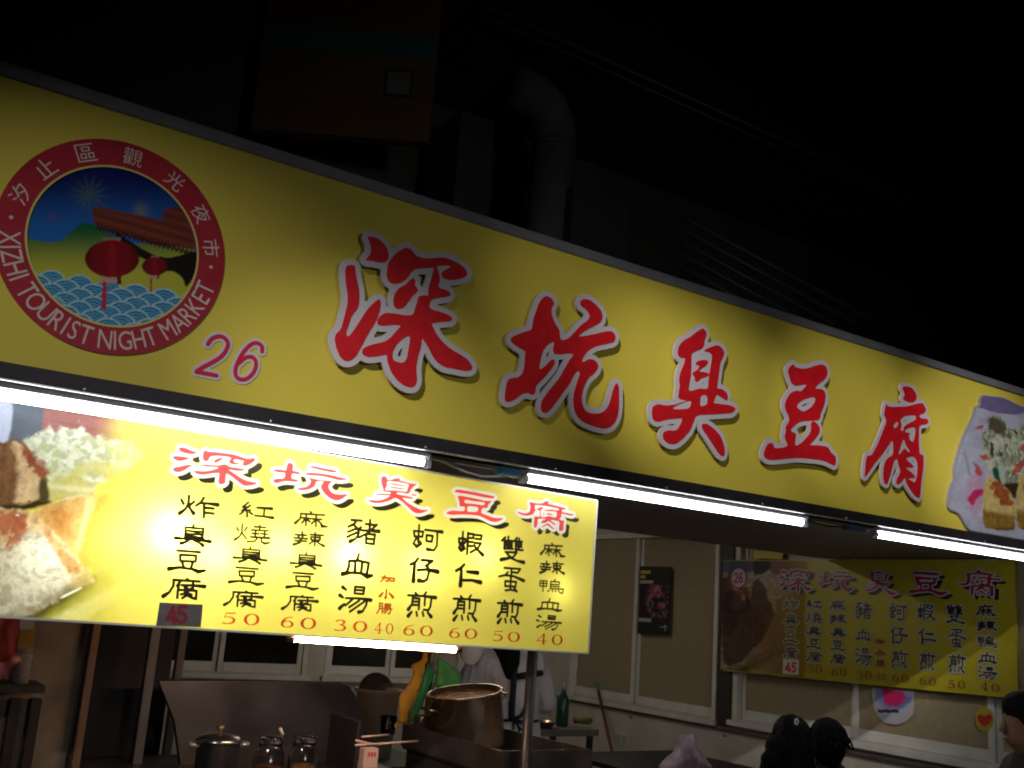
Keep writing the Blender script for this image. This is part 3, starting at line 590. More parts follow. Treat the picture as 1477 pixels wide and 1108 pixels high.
bm = bme(); addtube(bm, [(1.93, 3.47, 2.155), (2.0, 3.47, 2.150), (2.1, 3.475, 2.125), (2.18, 3.48, 2.118), (2.27, 3.48, 2.128), (2.36, 3.475, 2.15)], .0045, 8)
prop(link('lamp_cable', fin(bm), mat('grey_cable', (.35, .34, .3), .5), smooth=True), 'thin grey cable sagging between two tube lights left of the middle', 'cable')
o = box('ballast_box', (2.25, 3.45, 2.135), (2.355, 3.50, 2.165), mat('blue_plastic', (.05, .2, .42), .4)); prop(o, 'small blue box at the left end of the middle tube light', 'ballast')
o = box('ballast_box', (4.45, 3.45, 2.135), (4.58, 3.50, 2.165), mat('dull_blue_plastic', (.06, .10, .18), .4)); prop(o, 'dull blue box at the left end of the rightmost tube light', 'ballast')
bm = bme(); addtube(bm, [(4.13, 3.47, 2.155), (4.2, 3.47, 2.145), (4.32, 3.48, 2.14), (4.45, 3.475, 2.15)], .0045, 8)
prop(link('lamp_cable', fin(bm), M_black, smooth=True), 'black cable running between the middle and the rightmost tube light', 'cable')

# ------------------------------------------------------------------ glowing menu board (a box with lamps inside)
board = thing('menu_board', 'glowing yellow menu board hanging under the sign with a tofu photo at its left', 'menu board', (1.5, 3.6, 1.44))
c = [(.25, 2.1482), (2.878, 2.108), (2.874, 1.440), (.25, 1.4674)]
def quad_prism(pts, y0, y1):
    bm = bme(); a = [bm.verts.new((p[0], y0, p[1])) for p in pts]; b = [bm.verts.new((p[0], y1, p[1])) for p in pts]
    bm.faces.new(a); bm.faces.new(b[::-1])
    for i in range(4): bm.faces.new((a[i], b[i], b[(i + 1) % 4], a[(i + 1) % 4]))
    return fin(bm)
X_E = BOARD.loc2(227, 780)[0]
TOP = lambda X: c[0][1] + (c[1][1] - c[0][1]) * (X - .25) / 2.628
BOT = lambda X: c[3][1] + (c[2][1] - c[3][1]) * (X - .25) / 2.624
bm = bme()
b0 = [Vector((p[0], 3.603, p[1])) for p in c]; b1 = [Vector((p[0], 3.74, p[1])) for p in c]; b0 = [bm.verts.new(v) for v in b0]; b1 = [bm.verts.new(v) for v in b1]
bm.faces.new(b1)
for i in range(4): bm.faces.new((b0[i], b1[i], b1[(i + 1) % 4], b0[(i + 1) % 4]))
link('light_box_shell', fin(bm), mat('white_box_shell', (.75, .75, .72), .6), board)
fr = mat('thin_white_trim', (.72, .70, .66), .4)
w = .007
for (p, q) in ((c[0], c[1]), (c[1], c[2]), (c[2], c[3])):
    d = Vector((q[0] - p[0], 0, q[1] - p[1])).normalized(); nrm = Vector((-d.z, 0, d.x)); A = Vector((p[0], 3.596, p[1])); B_ = Vector((q[0], 3.596, q[1]))
    bm = bme(); vs = [A + nrm * w * .5, B_ + nrm * w * .5 , B_ - nrm * w * .5, A - nrm * w * .5]
    a = [bm.verts.new(v) for v in vs]; b = [bm.verts.new(v + Vector((0, .02, 0))) for v in vs]
    bm.faces.new(a); bm.faces.new(b[::-1])
    for i in range(4): bm.faces.new((a[i], b[i], b[(i + 1) % 4], a[(i + 1) % 4]))
    link('trim', fin(bm), fr, board)
for (px_, py_, e) in ((60, 800, .8), (140, 770, .9), (236, 768, 6.8), (300, 800, 2.6), (390, 790, 2.2), (490, 800, 5.0), (590, 815, 2.0), (680, 800, 1.5), (790, 850, .5)):
    p = at(px_, py_, Y=3.70); l = lamp('bulb_inside_board', 'POINT', (p.x, 3.68, p.z), None, e, (1, .99, .93), shadow_soft_size=.03); 
# the photograph of tofu printed on the left of the board: painted in the zoomed frame (0,590) x3.575
GX, V_ = np.meshgrid(np.linspace(.25, X_E, 290), np.linspace(0, 1, 210)); GY = BOT(GX) + (TOP(GX) - BOT(GX)) * V_; PX, PY = BOARD.pix(GX, GY)
def tofu_photo(x, y, yel):
    P = Paint(x, y); n1 = vnoise(x, y, .014, 11); n2 = vnoise(x, y, .045, 15, 3); n3 = vnoise(x, y, .008, 18); n4 = vnoise(x, y, .1, 31, 3)
    rg = 1 - np.abs(vnoise(x + 80 * n3, y + 60 * n1, .022, 41, 3) - .5) * 5; rg = np.clip(rg, 0, 1)          # crinkles
    def tex(lo, hi, cr=.35): return (lo + (hi - lo) * (.55 * n1 + .45 * n2) + cr * (rg - .4) * .5)[..., None]
    def piece(pts, col, w=26, e=9, lo=.5, hi=1.25, cr=.3, ws=.03, k=1., seed=3): m = S(e, -e, P.poly(pts, w, ws, seed)); P.mix(m * k, lin(*col) * np.clip(tex(lo, hi, cr), 0, 2)); return m
    P.c = np.ones(x.shape + (3,)) * yel
    br = lin(160, 105, 100); brick = S(26, 31, np.abs(((y - x * .22) % 62) - 31)); m = S(760, 480, x) * S(340, 240, y); P.mix(m, br * (.75 + .4 * n1[..., None])); P.mix(m * brick * .35, lin(110, 60, 58))
    P.mix(S(9, -9, P.poly([(58,-60),(215,-60),(192,170),(35,165)])), lin(95, 105, 118) * (.8 + .4 * n1[..., None])); P.mix(S(9, -9, P.poly([(-60,-60),(60,-60),(38,170),(-60,160)])), lin(190, 200, 225))
    P.mix(S(40, -40, P.poly([(0,1100),(60,1050),(200,1030),(400,900),(520,800),(700,740),(860,720),(860,1200),(0,1200)], 40)), lin(165, 160, 60) * (.7 + .6 * n3[..., None]))
    P.mix(S(22, -22, P.poly([(230,1110),(500,960),(760,830),(860,800),(860,850),(600,990),(390,1110)], 24)), lin(225, 222, 150))
    P.mix(S(30, -24, P.poly([(40,1100),(160,1035),(380,905),(480,868),(480,925),(300,1015),(180,1090)], 20)) * .9, lin(62, 62, 25))
    piece([(480,490),(560,440),(625,520),(600,700),(560,800),(460,830),(395,780),(430,620)], (178, 155, 62), 36, 26, .55, 1.3, .4, k=.85)
    cab = [(120,160),(160,140),(210,125),(330,92),(390,120),(425,80),(470,130),(600,160),(700,190),(740,250),(640,330),(560,340),(500,400),(480,440),(330,460),(240,440),(215,380),(130,280)]
    cb = piece(cab, (226, 230, 214), 70, 16, .68, 1.15, .2, .035); P.mix(cb * S(.35, .0, rg) * .5, lin(150, 165, 105)); P.mix(cb * S(.5, .95, rg) * .5, lin(240, 244, 232)); P.mix(cb * S(.52, .66, n1) * .45, lin(186, 200, 130))
    lf = piece([(215,430),(250,385),(320,350),(400,345),(470,385),(486,430),(400,450),(300,470),(250,490)], (205, 200, 128), 18, 12, .7, 1.2, .15); P.mix(lf * S(30, 0, np.abs(y - (395 + .12 * (x - 330)) - 20 * n1)) * .5, lin(238, 238, 205))
    P.mix(S(24, -10, P.poly([(360,340),(470,270),(600,300),(640,360),(560,350),(470,330),(400,350)], 20)) * .7, lin(200, 196, 110))
    piece([(160,540),(260,490),(400,455),(488,440),(484,510),(455,570),(425,650),(405,745),(300,690),(225,600)], (222, 182, 112), 22, 8, .5, 1.35, .35)
    P.mix(S(46, -46, P.poly([(235,535),(320,500),(365,560),(345,650),(270,640)], 40)) * .75, lin(176, 112, 52) * (.7 + .6 * n2[..., None])); P.mix(S(16, -16, P.poly([(440,450),(484,450),(475,520),(440,600),(410,720),(396,700),(420,600),(435,520)], 16)) * .7, lin(238, 222, 168))
    piece([(-60,200),(20,170),(70,160),(140,190),(190,280),(240,330),(218,470),(120,490),(-60,505)], (138, 98, 66), 22, 8, .3, 1.3, .5)
    piece([(60,175),(110,190),(150,290),(212,350),(214,462),(150,482),(70,484),(88,330)], (218, 190, 150), 40, 9, .5, 1.3, .45, .04); P.mix(S(12, -12, P.poly([(55,200),(80,190),(100,330),(80,480),(50,485),(66,330)], 30, .04)) * .6, lin(120, 84, 54))
    P.mix(S(14, -10, P.poly([(108,200),(150,208),(235,295),(240,335),(185,325),(130,250)], 44, .04)) * .8, lin(150, 76, 50) * (.6 + .8 * n2[..., None]))
    P.mix(S(14, -8, P.poly([(-60,505),(120,490),(210,470),(262,478),(200,505),(60,528),(-60,545)], 14)), lin(52, 36, 22)); P.mix(S(14, -8, P.poly([(212,350),(252,430),(244,474),(204,466)], 10)), lin(72, 62, 32))
    big = piece([(-60,545),(60,520),(170,538),(235,590),(300,660),(380,740),(412,790),(482,880),(440,912),(330,950),(200,1030),(100,1072),(-60,1095)], (222, 192, 142), 30, 8, .5, 1.3, .4)
    piece([(-60,770),(50,700),(140,632),(225,655),(290,740),(350,850),(372,905),(200,1030),(-60,1078)], (216, 212, 190), 60, 20, .62, 1.22, .5, .035); P.mix(big * S(.62, 1., rg) * .18, lin(242, 238, 222)); P.mix(big * S(.25, .0, rg) * .22, lin(120, 105, 78))
    P.mix(S(24, -8, P.poly([(-60,1080),(100,1050),(200,1010),(330,930),(440,890),(470,912),(330,955),(200,1035),(100,1078),(-60,1100)], 14)) * .55, lin(110, 98, 62))
    P.mix(S(16, -14, P.poly([(-30,575),(60,532),(130,540),(125,600),(140,625),(90,680),(30,725),(60,640),(0,650)], 60, .04)) * .8, lin(164, 72, 44) * (.6 + .8 * n2[..., None])); P.mix(S(14, -12, P.poly([(225,620),(262,640),(330,735),(405,800),(385,850),(300,770)], 30, .04)) * .7, lin(196, 132, 66) * (.6 + .8 * n2[..., None]))
    P.mix(S(5, -3, P.poly([(322,965),(410,922),(412,930),(326,973)])), lin(245, 245, 235)); P.mix(S(14, 6, np.hypot(x - 90, (y - 547) * 1.6)) * .8, lin(245, 235, 230)); P.c *= (.9 + .22 * n4)[..., None]
    P.c = np.clip(P.c, 0, 1) * .92; fade = S(400, 800, x + .2 * (y - 500) + 120 * (n3 - .5)); P.mix(fade, yel); return P
P = tofu_photo(PX * 3.575, (PY - 590) * 3.575, np.array((.79, .70, .135)))
place(BOARD, print_mesh(GX, GY, P.c), 0, 'tofu_photo', film('tofu_print_backlit', attr=True), board)

# header characters in clerical script, traced once and reused on both boards
HD = {}
HD['深'] = (crop(235, 630, 9.231), [
 [(210,160),(250,142),(310,155),(380,185),(450,212),(400,230),(310,222),(240,198)], [(130,270),(170,258),(250,265),(350,285),(290,312),(220,322),(165,308)], [(135,430),(160,410),(230,398),(300,380),(392,376),(340,410),(270,455),(200,472),(150,460)],
 [(540,205),(570,185),(610,200),(700,205),(820,220),(950,240),(1060,275),(1130,295),(1200,285),(1228,300),(1200,340),(1130,380),(1075,385),(1062,355),(1080,325),(1020,310),(960,300),(940,325),(960,345),(1010,355),(1000,368),(930,368),(885,345),(890,310),(910,285),(850,265),(730,255),(650,260),(625,275),(605,310),(575,328),(540,310),(532,270)],
 [(675,335),(710,300),(770,282),(800,290),(760,320),(710,345)],
 [(510,385),(560,372),(650,378),(750,382),(790,370),(850,372),(885,398),(960,412),(1080,432),(1060,450),(990,455),(880,440),(950,490),(1040,550),(1130,590),(1250,615),(1210,640),(1140,652),(1080,650),(1030,620),(960,565),(900,520),(845,495),(835,550),(828,610),(800,632),(760,632),(738,605),(745,550),(750,490),(700,485),(620,495),(540,505),(460,498),(415,470),(440,452),(520,462),(610,455),(690,435),(740,410),(650,400),(560,398)]])
HD['坑'] = (crop(380, 655, 10.55), [
 [(375,145),(400,132),(440,155),(452,190),(445,250),(500,265),(560,288),(530,305),(440,300),(430,370),(480,385),(525,400),(510,422),(440,418),(360,412),(280,420),(200,442),(155,420),(160,392),(220,375),(310,370),(330,290),(250,280),(180,268),(155,250),(190,235),(270,238),(340,250),(355,190)],
 [(705,195),(760,185),(900,215),(1110,258),(1060,280),(930,255),(800,225)], [(640,300),(700,285),(850,295),(1000,315),(1150,350),(1270,380),(1220,397),(1130,395),(1020,365),(880,335),(740,325),(670,318)],
 [(690,365),(780,380),(850,395),(930,402),(1040,410),(1020,435),(990,490),(1010,550),(1060,595),(1140,615),(1275,615),(1230,660),(1160,700),(1090,705),(1010,670),(930,600),(880,520),(885,465),(915,420),(850,415),(800,425),(785,480),(730,520),(650,545),(560,550),(515,525),(580,515),(660,495),(710,450),(720,400)]])
HD['臭'] = (crop(515, 675, 12.31), [
 [(435,170),(480,147),(520,165),(538,205),(600,212),(680,190),(770,190),(750,215),(820,240),(930,275),(1060,295),(1010,325),(960,380),(930,440),(880,455),(800,440),(710,440),(715,465),(800,485),(900,505),(990,528),(970,545),(880,540),(810,530),(850,580),(930,640),(1040,700),(1150,745),(1265,745),(1210,780),(1130,805),(1050,805),(980,770),(900,690),(800,600),(720,550),(670,535),(600,570),(500,605),(380,625),(270,615),(195,575),(260,572),(360,580),(470,560),(550,520),(580,490),(480,485),(330,475),(370,460),(480,458),(580,465),(595,435),(500,420),(430,408),(470,395),(450,330),(432,250)],
 [(545,235),(640,240),(750,250),(860,275),(920,295),(900,370),(870,425),(760,410),(640,400),(500,395),(525,330)],
 [(580,275),(640,278),(740,298),(845,315),(800,322),(690,310),(610,292)], [(580,335),(650,338),(830,368),(800,380),(690,365),(610,350)], [(960,465),(1055,480),(1030,495),(980,485)]])
HD['豆'] = (crop(630, 690, 12.31), [
 [(315,225),(360,200),(430,205),(600,235),(800,275),(1025,325),(990,355),(900,350),(750,320),(580,285),(420,262),(340,248)],
 [(375,320),(430,312),(560,335),(740,370),(850,398),(970,405),(920,460),(895,525),(820,530),(795,570),(800,620),(900,660),(1020,700),(1180,712),(1130,750),(1050,775),(960,765),(850,710),(740,665),(600,650),(430,645),(270,650),(170,625),(210,590),(290,575),(480,580),(490,505),(410,495),(400,420)],
 [(505,385),(600,395),(720,415),(845,430),(825,478),(700,460),(600,450),(500,435)], [(550,500),(640,500),(735,520),(715,592),(620,595),(548,585)]])
HD['腐'] = (crop(735, 710, 13.43), [
 [(385,200),(440,200),(500,215),(600,220),(660,205),(700,175),(770,195),(740,220),(830,245),(960,280),(1100,320),(1040,335),(1015,350),(1020,385),(1100,400),(1180,420),(1245,430),(1200,455),(1120,440),(1010,420),(1000,480),(970,520),(1000,545),(1055,555),(1045,620),(1040,720),(1010,752),(970,745),(955,710),(965,580),(900,555),(830,540),(800,550),(850,590),(890,620),(870,635),(800,590),(750,565),(700,590),(620,600),(610,580),(650,545),(700,520),(640,515),(550,520),(545,600),(525,670),(500,688),(475,670),(475,570),(485,480),(540,470),(580,475),(580,355),(500,355),(460,420),(400,445),(310,455),(220,435),(160,395),(180,380),(260,405),(340,405),(390,370),(405,300),(400,250)],
 [(490,270),(500,250),(620,255),(780,280),(950,320),(925,355),(800,340),(685,345),(690,360),(800,370),(900,380),(915,420),(905,480),(860,490),(800,470),(760,458),(700,480),(610,480),(605,350),(650,315),(640,295),(580,300),(500,345)],
 [(715,415),(760,408),(840,430),(810,442),(740,435)], [(630,665),(700,620),(745,605),(800,650),(860,710),(820,705),(730,640),(650,675)]])
M_pr_red = film('pinkish_red_print', (.80, .07, .075)); M_pr_white = film('white_print', (.85, .85, .85)); M_ink = film('dark_ink_print', (.035, .03, .01), backlit=False); M_price = film('orange_red_print', (.78, .09, .02))
UNIT = {}; CUT = []
for ch, (cr, lp) in HD.items():
    L = loc_loops(BOARD, cr, lp, 3); al = np.concatenate(L); lo, hi = al.min(0), al.max(0); UNIT[ch] = ([(l - (lo + hi) / 2) / (hi - lo) for l in L])
    rim = offset_loops(L, .0125, .0028); CUT += rim
    wt = place(BOARD, fill(rim + L), 0, 'heading_character', M_pr_white, board); prop(wt, 'red clerical character %s with white edge' % ch)
    place(BOARD, fill(L), 0, 'red_strokes', M_pr_red, wt)
    sx_, sy_ = .024, -.021; shl = [l + np.array((sx_, sy_)) for l in L]; al = np.concatenate(L); xs = np.arange(al[:, 0].min() - .05, al[:, 0].max() + .08, .0028); ys = np.arange(al[:, 1].min() - .08, al[:, 1].max() + .05, .0028); XX, YY = np.meshgrid(xs, ys)
    F = np.maximum(field_loops(shl, XX, YY) - .006, .0135 - field_loops(L, XX, YY)); CUT_S = [simplify(l) for l in contour(F, xs, ys, 0.)]
    ar = lambda l: float(np.sum(l[:, 0] * np.roll(l[:, 1], -1) - l[:, 1] * np.roll(l[:, 0], -1))) / 2
    sg_ = math.copysign(1, ar(max(CUT_S, key=lambda l: abs(ar(l)))))
    for l in CUT_S:
        if ar(l) * sg_ > 0: place(BOARD, fill([l]), .002, 'black_shadow_print', M_ink, wt)
face_loops = [np.array([(X_E, BOT(X_E)), (c[2][0], c[2][1]), (c[1][0], c[1][1]), (X_E, TOP(X_E))])] + CUT
place(BOARD, fill(face_loops), 0, 'light_box_face', film('yellow_backlit_film', (.79, .70, .135)), board)
# the dish names are in a monoline clerical hand: every character traced as pen strokes in a zoomed frame of the photograph
HAND = {}
HAND['a6'] = {
'炸': "205,105 222,137|300,120 272,142|262,76 258,130 235,175 192,208f|258,150 275,180 295,207f|372,90 350,125 315,150|345,130 410,134 475,143f|375,135 372,238|378,165 445,172|378,202 445,210",
'臭': "306,276 296,298|240,296 235,370|240,298 380,308 372,380|245,324 372,332|242,346 370,355|238,368 370,378|160,380f 230,385 320,392 430,407f|285,385 255,405 205,420f|300,395 340,415 375,437f|365,383 392,398",
'豆': "180,474 360,488|205,505 330,512 325,555 207,548 205,505|222,560 235,592|305,560 292,592|120,605f 200,595 300,608 350,626f 400,618",
'腐': "255,672 270,686|152,680 350,692|155,682 150,730 120,780 76,810f|205,692 178,728|192,715 188,748|215,722 300,724 385,732f|300,705 298,752 276,752|236,738 255,747|185,758 180,824|185,760 325,766 320,832 304,827|255,765 235,788 208,796|245,783 288,800|252,802 218,826|252,802 296,826",
'紅': "697,122 652,160 692,165|712,146 645,192 712,187|685,190 686,242|652,205 628,222|705,205 728,222|765,165 880,173f|822,170 816,238|748,232 820,240 888,250f",
'燒': "612,305 625,327|692,303 672,327|655,280 652,335 635,365 598,387f|655,345 687,382|790,290 788,322|748,300 835,308|725,322 857,330|730,346 785,351|758,332 755,370|800,348 850,355|828,335 825,374|718,370 862,380f|770,380 752,400 695,402|802,380 802,405 830,417f 868,412",
'麻': "1150,185 1160,199|1075,200 1258,212|1078,202 1070,240 1033,272f|1085,232 1150,238|1118,215 1115,290|1112,240 1085,270|1122,245 1148,262|1160,240 1237,246|1195,220 1192,298|1190,247 1160,277|1200,247 1232,275 1240,297f 1280,300",
'辣': "1085,328 1090,345|1030,352 1120,358|1055,362 1062,376|1095,362 1085,378|1020,380 1130,388|1028,404 1120,409|1078,387 1070,422 1018,437f|1150,350 1255,358|1155,372 1230,378 1225,402 1155,396 1155,372|1190,333 1185,447|1180,405 1140,432|1195,405 1225,430 1257,447f"}
HAND['a7'] = {
'豬': "200,98 287,105|245,102 225,130 175,155|215,135 252,172 262,215 235,255 188,278f|250,168 172,197|262,197 165,240|280,158 255,182|318,132 408,142|356,98 350,182|283,185 350,186 428,194f|412,138 340,205 262,246|325,215 396,222 386,300 320,293 325,215|322,254 390,261",
'血': "270,372 255,420|185,430 180,480 163,528|185,430 270,428 358,448 340,538|240,432 235,530|300,438 290,535|128,541f 200,529 290,536 345,562f 386,554",
'湯': "128,645f 155,665|105,712f 130,730|140,785 102,820f|230,640 310,648 300,702 225,696 230,640|228,668 305,673|155,735 260,738 362,752f|215,742 150,797|330,748 325,790 292,848 262,852f|265,757 182,812|305,768 188,848",
'加': "470,545 462,580 432,612|442,565 502,572 490,608 475,602|512,572 553,575 548,606 510,601 512,572",
'小': "483,662 478,742 468,736|450,690 420,722f|510,695 545,732f",
'腸': "425,775 422,830 402,864|425,775 452,777 448,864|425,800 450,802|424,822 448,825|475,782 525,786 520,813 473,809 475,782|475,796 520,800|455,820 537,828|485,825 460,850|525,835 515,868 500,866|500,832 470,864",
'蚵': "738,152 730,290|694,198 772,205 766,246 700,242 694,198|712,262 690,300 718,323f 756,302 746,284|788,190 860,198 928,208f|800,233 852,240 842,286 798,280 800,233|890,207 885,320 860,356 806,346f",
'仔': "732,416 705,450 665,468|702,458 690,612f|765,430 858,438 800,480|815,482 826,540 810,598 780,616 738,608f|730,516 810,512 903,532f",
'煎': "705,678 722,697|797,672 780,695|642,700 760,705 876,720f|680,727 675,780 643,827f|680,727 740,730 732,827|680,756 735,759|676,786 732,789|785,730 782,790|842,720 832,800 815,836 775,830|672,850 642,887f|712,850 718,887|765,852 772,887|808,855 837,893f"}
HAND['a8'] = {
'蝦': "118,150 178,155 172,191 120,187 118,150|155,96 148,237|130,205 118,232 140,250f 171,238 160,214|200,105 192,284|205,112 250,115 248,150 205,148|205,180 245,183|203,214 240,217|268,122 324,128 318,160 268,155|262,190 318,195 290,235 223,270|255,210 285,247 333,292f",
'仁': "164,353 135,385 88,412|138,395 128,548f|190,420 287,431f|153,500 240,502 313,520f",
'雙': "500,138 468,165|492,158 490,234|527,132 524,232|494,165 566,169|492,185 560,189|492,206 560,210|488,230 568,234|604,143 580,172|595,165 592,244|624,150 620,242|598,171 650,176|596,192 646,197|595,214 646,218|590,240 657,246|500,260 602,265 570,305 462,323f|515,275 560,315 610,336 665,348f",
'蛋': "488,394 627,405 606,436|550,400 548,460|548,430 596,435|520,430 495,455 442,466|498,455 570,465 657,502f|495,505 592,512 586,552 495,546 495,505|545,472 540,577|498,582 545,577 592,588|575,560 598,594",
'鴨': "783,490 840,494 836,541 780,537 783,490|781,512 838,516|810,490 806,587|907,480 896,497|870,498 942,502 938,526 868,522|870,498 865,562|868,540 942,545|866,560 972,565 966,602 945,597|856,574 844,587|880,572 886,587|905,575 913,589|930,575 940,591"}
_cr = dict(a6=crop(220, 700, 5.035), a7=crop(470, 730, 5.542), a8=crop(640, 750, 5.682)); HU = {}
for _k, _d in HAND.items():
    for ch, txt in _d.items():
        S_ = []
        for st in txt.split('|'):
            q = []
            for tok in st.split():
                f = tok.endswith('f'); a, b = map(float, tok.rstrip('f').split(',')); q.append((*BOARD.loc2(*_cr[_k](a, b)), f))
            S_.append(q)
        al = np.array([(a, b) for q in S_ for a, b, f in q]); lo, hi = al.min(0), al.max(0)
        HU[ch] = [[((a - (lo[0] + hi[0]) / 2) / (hi[0] - lo[0]), (b - (lo[1] + hi[1]) / 2) / (hi[1] - lo[1]), f) for a, b, f in q] for q in S_]
def hand(pl, ch, cx, cy, w, h, pen, grow=0., res=.0022):
    x0, y0 = pl.loc2(cx, cy); dx = pl.loc2(cx + w / 2, cy)[0] - pl.loc2(cx - w / 2, cy)[0] - 2 * pen; dy = pl.loc2(cx, cy - h / 2)[1] - pl.loc2(cx, cy + h / 2)[1] - 2 * pen; st = []
    for q in HU[ch]:
        p = [(x0 + a * dx, y0 + b * dy, pen * (1.5 if f else .92)) for a, b, f in q]
        if len(p) > 2 and not (abs(p[0][0] - p[-1][0]) < 1e-6):      # round the bends of open strokes
            a = np.array(p); e = [a[0]]
            for i in range(len(a) - 1):
                p0, p1, p2, p3 = a[max(i-1, 0)], a[i], a[i+1], a[min(i+2, len(a)-1)]
                for t in (.25, .5, .75, 1.): e.append(.5*((2*p1)+(-p0+p2)*t*.6+(2*p0-5*p1+4*p2-p3)*t*t*.6+(-p0+3*p1-3*p2+p3)*t**3*.6) if False else p1 + (p2 - p1) * t)
            p = [tuple(v) for v in e]
        st.append(p)
    return offset_mesh('strokes', st, grow, 0, res, 0., False)
def columns(pl, data, board, dz, ink, price, halo=None):
    for cr, dish, pr, sc in data:
        for ch, cx, cy, w, h in dish:
            pen = (.0066 if h / sc > 34 else .0053 if h / sc > 30 else .0041) if pl is BOARD else (.0068 if h / sc > 20 else .0054)
            if ch in '臭雙燒蝦豬': pen *= .87
            if ch in '煎湯腸鴨蚵蛋': pen *= .8
            d = place(pl, hand(pl, ch, *cr(cx, cy), w / sc, h / sc, pen, res=.0022 if pl is BOARD else .005), dz, 'dish_character', ink, board)
            if halo is not None: place(pl, hand(pl, ch, *cr(cx, cy), w / sc, h / sc, pen, .011, .006), dz - .001, 'white_halo_print', halo, d)
        for ch, cx, cy, w, h in pr: place(pl, put(pl, ch, *cr(cx, cy), w / sc, h / sc, serif=True), dz, 'price_digit', price, board)
a6, a7, a8 = crop(220, 700, 5.035), crop(470, 730, 5.542), crop(640, 750, 5.682)
columns(BOARD, [
 (a6, [('炸',335,158,290,165),('臭',295,358,275,165),('豆',258,550,285,165),('腐',230,750,310,165)], [], 5.035),
 (a6, [('紅',757,185,260,120),('燒',730,350,270,145),('臭',710,505,255,130),('豆',685,658,265,130),('腐',660,825,285,130)], [('5',555,965,105,85),('0',717,975,115,85)], 5.035),
 (a6, [('麻',1155,245,250,120),('辣',1135,390,240,120),('臭',1115,545,240,125),('豆',1092,695,245,128),('腐',1070,855,265,125)], [('6',973,993,105,80),('0',1128,1003,115,85)], 5.035),
 (a7, [('豬',297,200,270,215),('血',257,470,260,200),('湯',232,745,270,225)], [('3',115,953,105,90),('0',270,963,115,90)], 5.542),
 (a7, [('蚵',808,255,245,210),('仔',780,515,245,210),('煎',758,785,240,220)], [('6',658,990,100,85),('0',800,998,105,85)], 5.542),
 (a8, [('蝦',220,195,225,200),('仁',198,455,230,200),('煎',180,720,235,230)], [('6',82,925,100,85),('0',218,933,105,85)], 5.682),
 (a8, [('雙',563,240,210,220),('蛋',550,490,220,210),('煎',533,750,215,215)], [('5',440,950,90,85),('0',570,958,100,85)], 5.682),
 (a8, [('麻',893,245,210,120),('辣',885,390,210,120),('鴨',880,540,205,120),('血',867,693,210,110),('湯',858,840,210,125)], [('4',798,975,90,85),('0',925,983,90,85)], 5.682)], board, .0045, M_ink, M_price)
columns(BOARD, [(a7, [('加',490,583,125,70),('小',482,703,120,85),('腸',467,820,130,95)], [('4',415,975,60,85),('0',505,980,60,85)], 5.542)], board, .0045, film('brown_red_print', (.55, .14, .04)), M_price)
tq = [BOARD.loc2(*a6(*p)) for p in [(48,850),(362,866),(345,1032),(22,1018)]]
tag = place(BOARD, fill([np.array(tq)], .002), .0055, 'price_patch', mat('grey_taped_card', (.17, .15, .15), .6, nz=.15, ns=30), board); prop(tag, 'grey taped patch with the price 45')
def stroke_digits(pl, st, cr, boxes, r):
    out = []
    for s, (cx, cy, w, h) in zip(st, boxes):
        q = [[pl.loc2(*cr(cx + (px_ - .5) * w, cy - (py_ - .5) * h)) for px_, py_ in l] for l in s]; out.append([[(a, b, r) for a, b in l] for l in q])
    return out
S4 = [[(.62,1),(.05,.3),(.95,.3)],[(.66,.72),(.66,0)]]; S5 = [[(.9,.97),(.28,.97),(.18,.55),(.5,.62),(.8,.5),(.86,.28),(.68,.06),(.4,0),(.1,.12)]]
for st in stroke_digits(BOARD, [S4, S5], a6, [(138,942,78,118), (208,938,78,120)], .0058):
    place(BOARD, offset_mesh('strokes', st, 0, 0, .003), .0085, 'price_digit', mat('dark_red_marker', (.32, .02, .04), .5), tag)

# pole that carries the board, thin warm tube light under it
o = tube('steel_pole', [(2.735, 3.82, .0), (2.735, 3.82, 1.5)], .024, mat('dull_steel_pole', (.12, .11, .105), .42, .7, nz=.2)); prop(o, 'grey steel pole standing below the right end of the glowing menu board', 'pole')
kt = thing('fluorescent_light', 'warm tube light just under the bottom edge of the glowing menu board', 'light', (1.7, 3.72, 1.44))
p0, p1 = at(424, 921, Y=3.72), at(656, 937, Y=3.72)
tube('glowing_tube', [p0, p1], .0125, emit('warm_tube_glow', (1., .62, .40), WARM), kt)
for p, d in ((p0, -.03), (p1, .03)): tube('tube_cap', [p, p + Vector((d, 0, 0))], .013, M_steel, kt)
box('batten', (p0.x - .03, 3.743, 1.456), (p1.x + .03, 3.775, 1.485), M_batten, kt)

# ------------------------------------------------------------------ second menu board on the side wall
b6 = crop(1040, 770, 3.38)
q2 = [SIDE.loc2(*b6(*p)) for p in [(10,128),(1430,130),(1448,805),(10,668)]]
menu2 = thing('menu_board', 'dim yellow menu board on the side wall under the right end of the sign', 'menu board', (WX - .05, 5.4, 1.23))
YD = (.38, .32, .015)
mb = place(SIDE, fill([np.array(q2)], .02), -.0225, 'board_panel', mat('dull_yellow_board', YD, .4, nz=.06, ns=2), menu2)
x0, x1 = q2[0][0], SIDE.loc2(*b6(430, 400))[0]
GX, GY = np.meshgrid(np.arange(x0 + .004, x1, .011), np.arange(q2[3][1] - .03, q2[0][1] - .003, .011)); PX, PY = SIDE.pix(GX, GY)
tx = ((PX - 1040) * 3.38); ty = (PY - 770) * 3.38
u_ = tx * 1.9 - 20; v_ = (ty - 128) * 2.0
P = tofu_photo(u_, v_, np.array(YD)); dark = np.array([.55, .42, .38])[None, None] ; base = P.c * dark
Pb = Paint(tx, ty); Pb.c = base
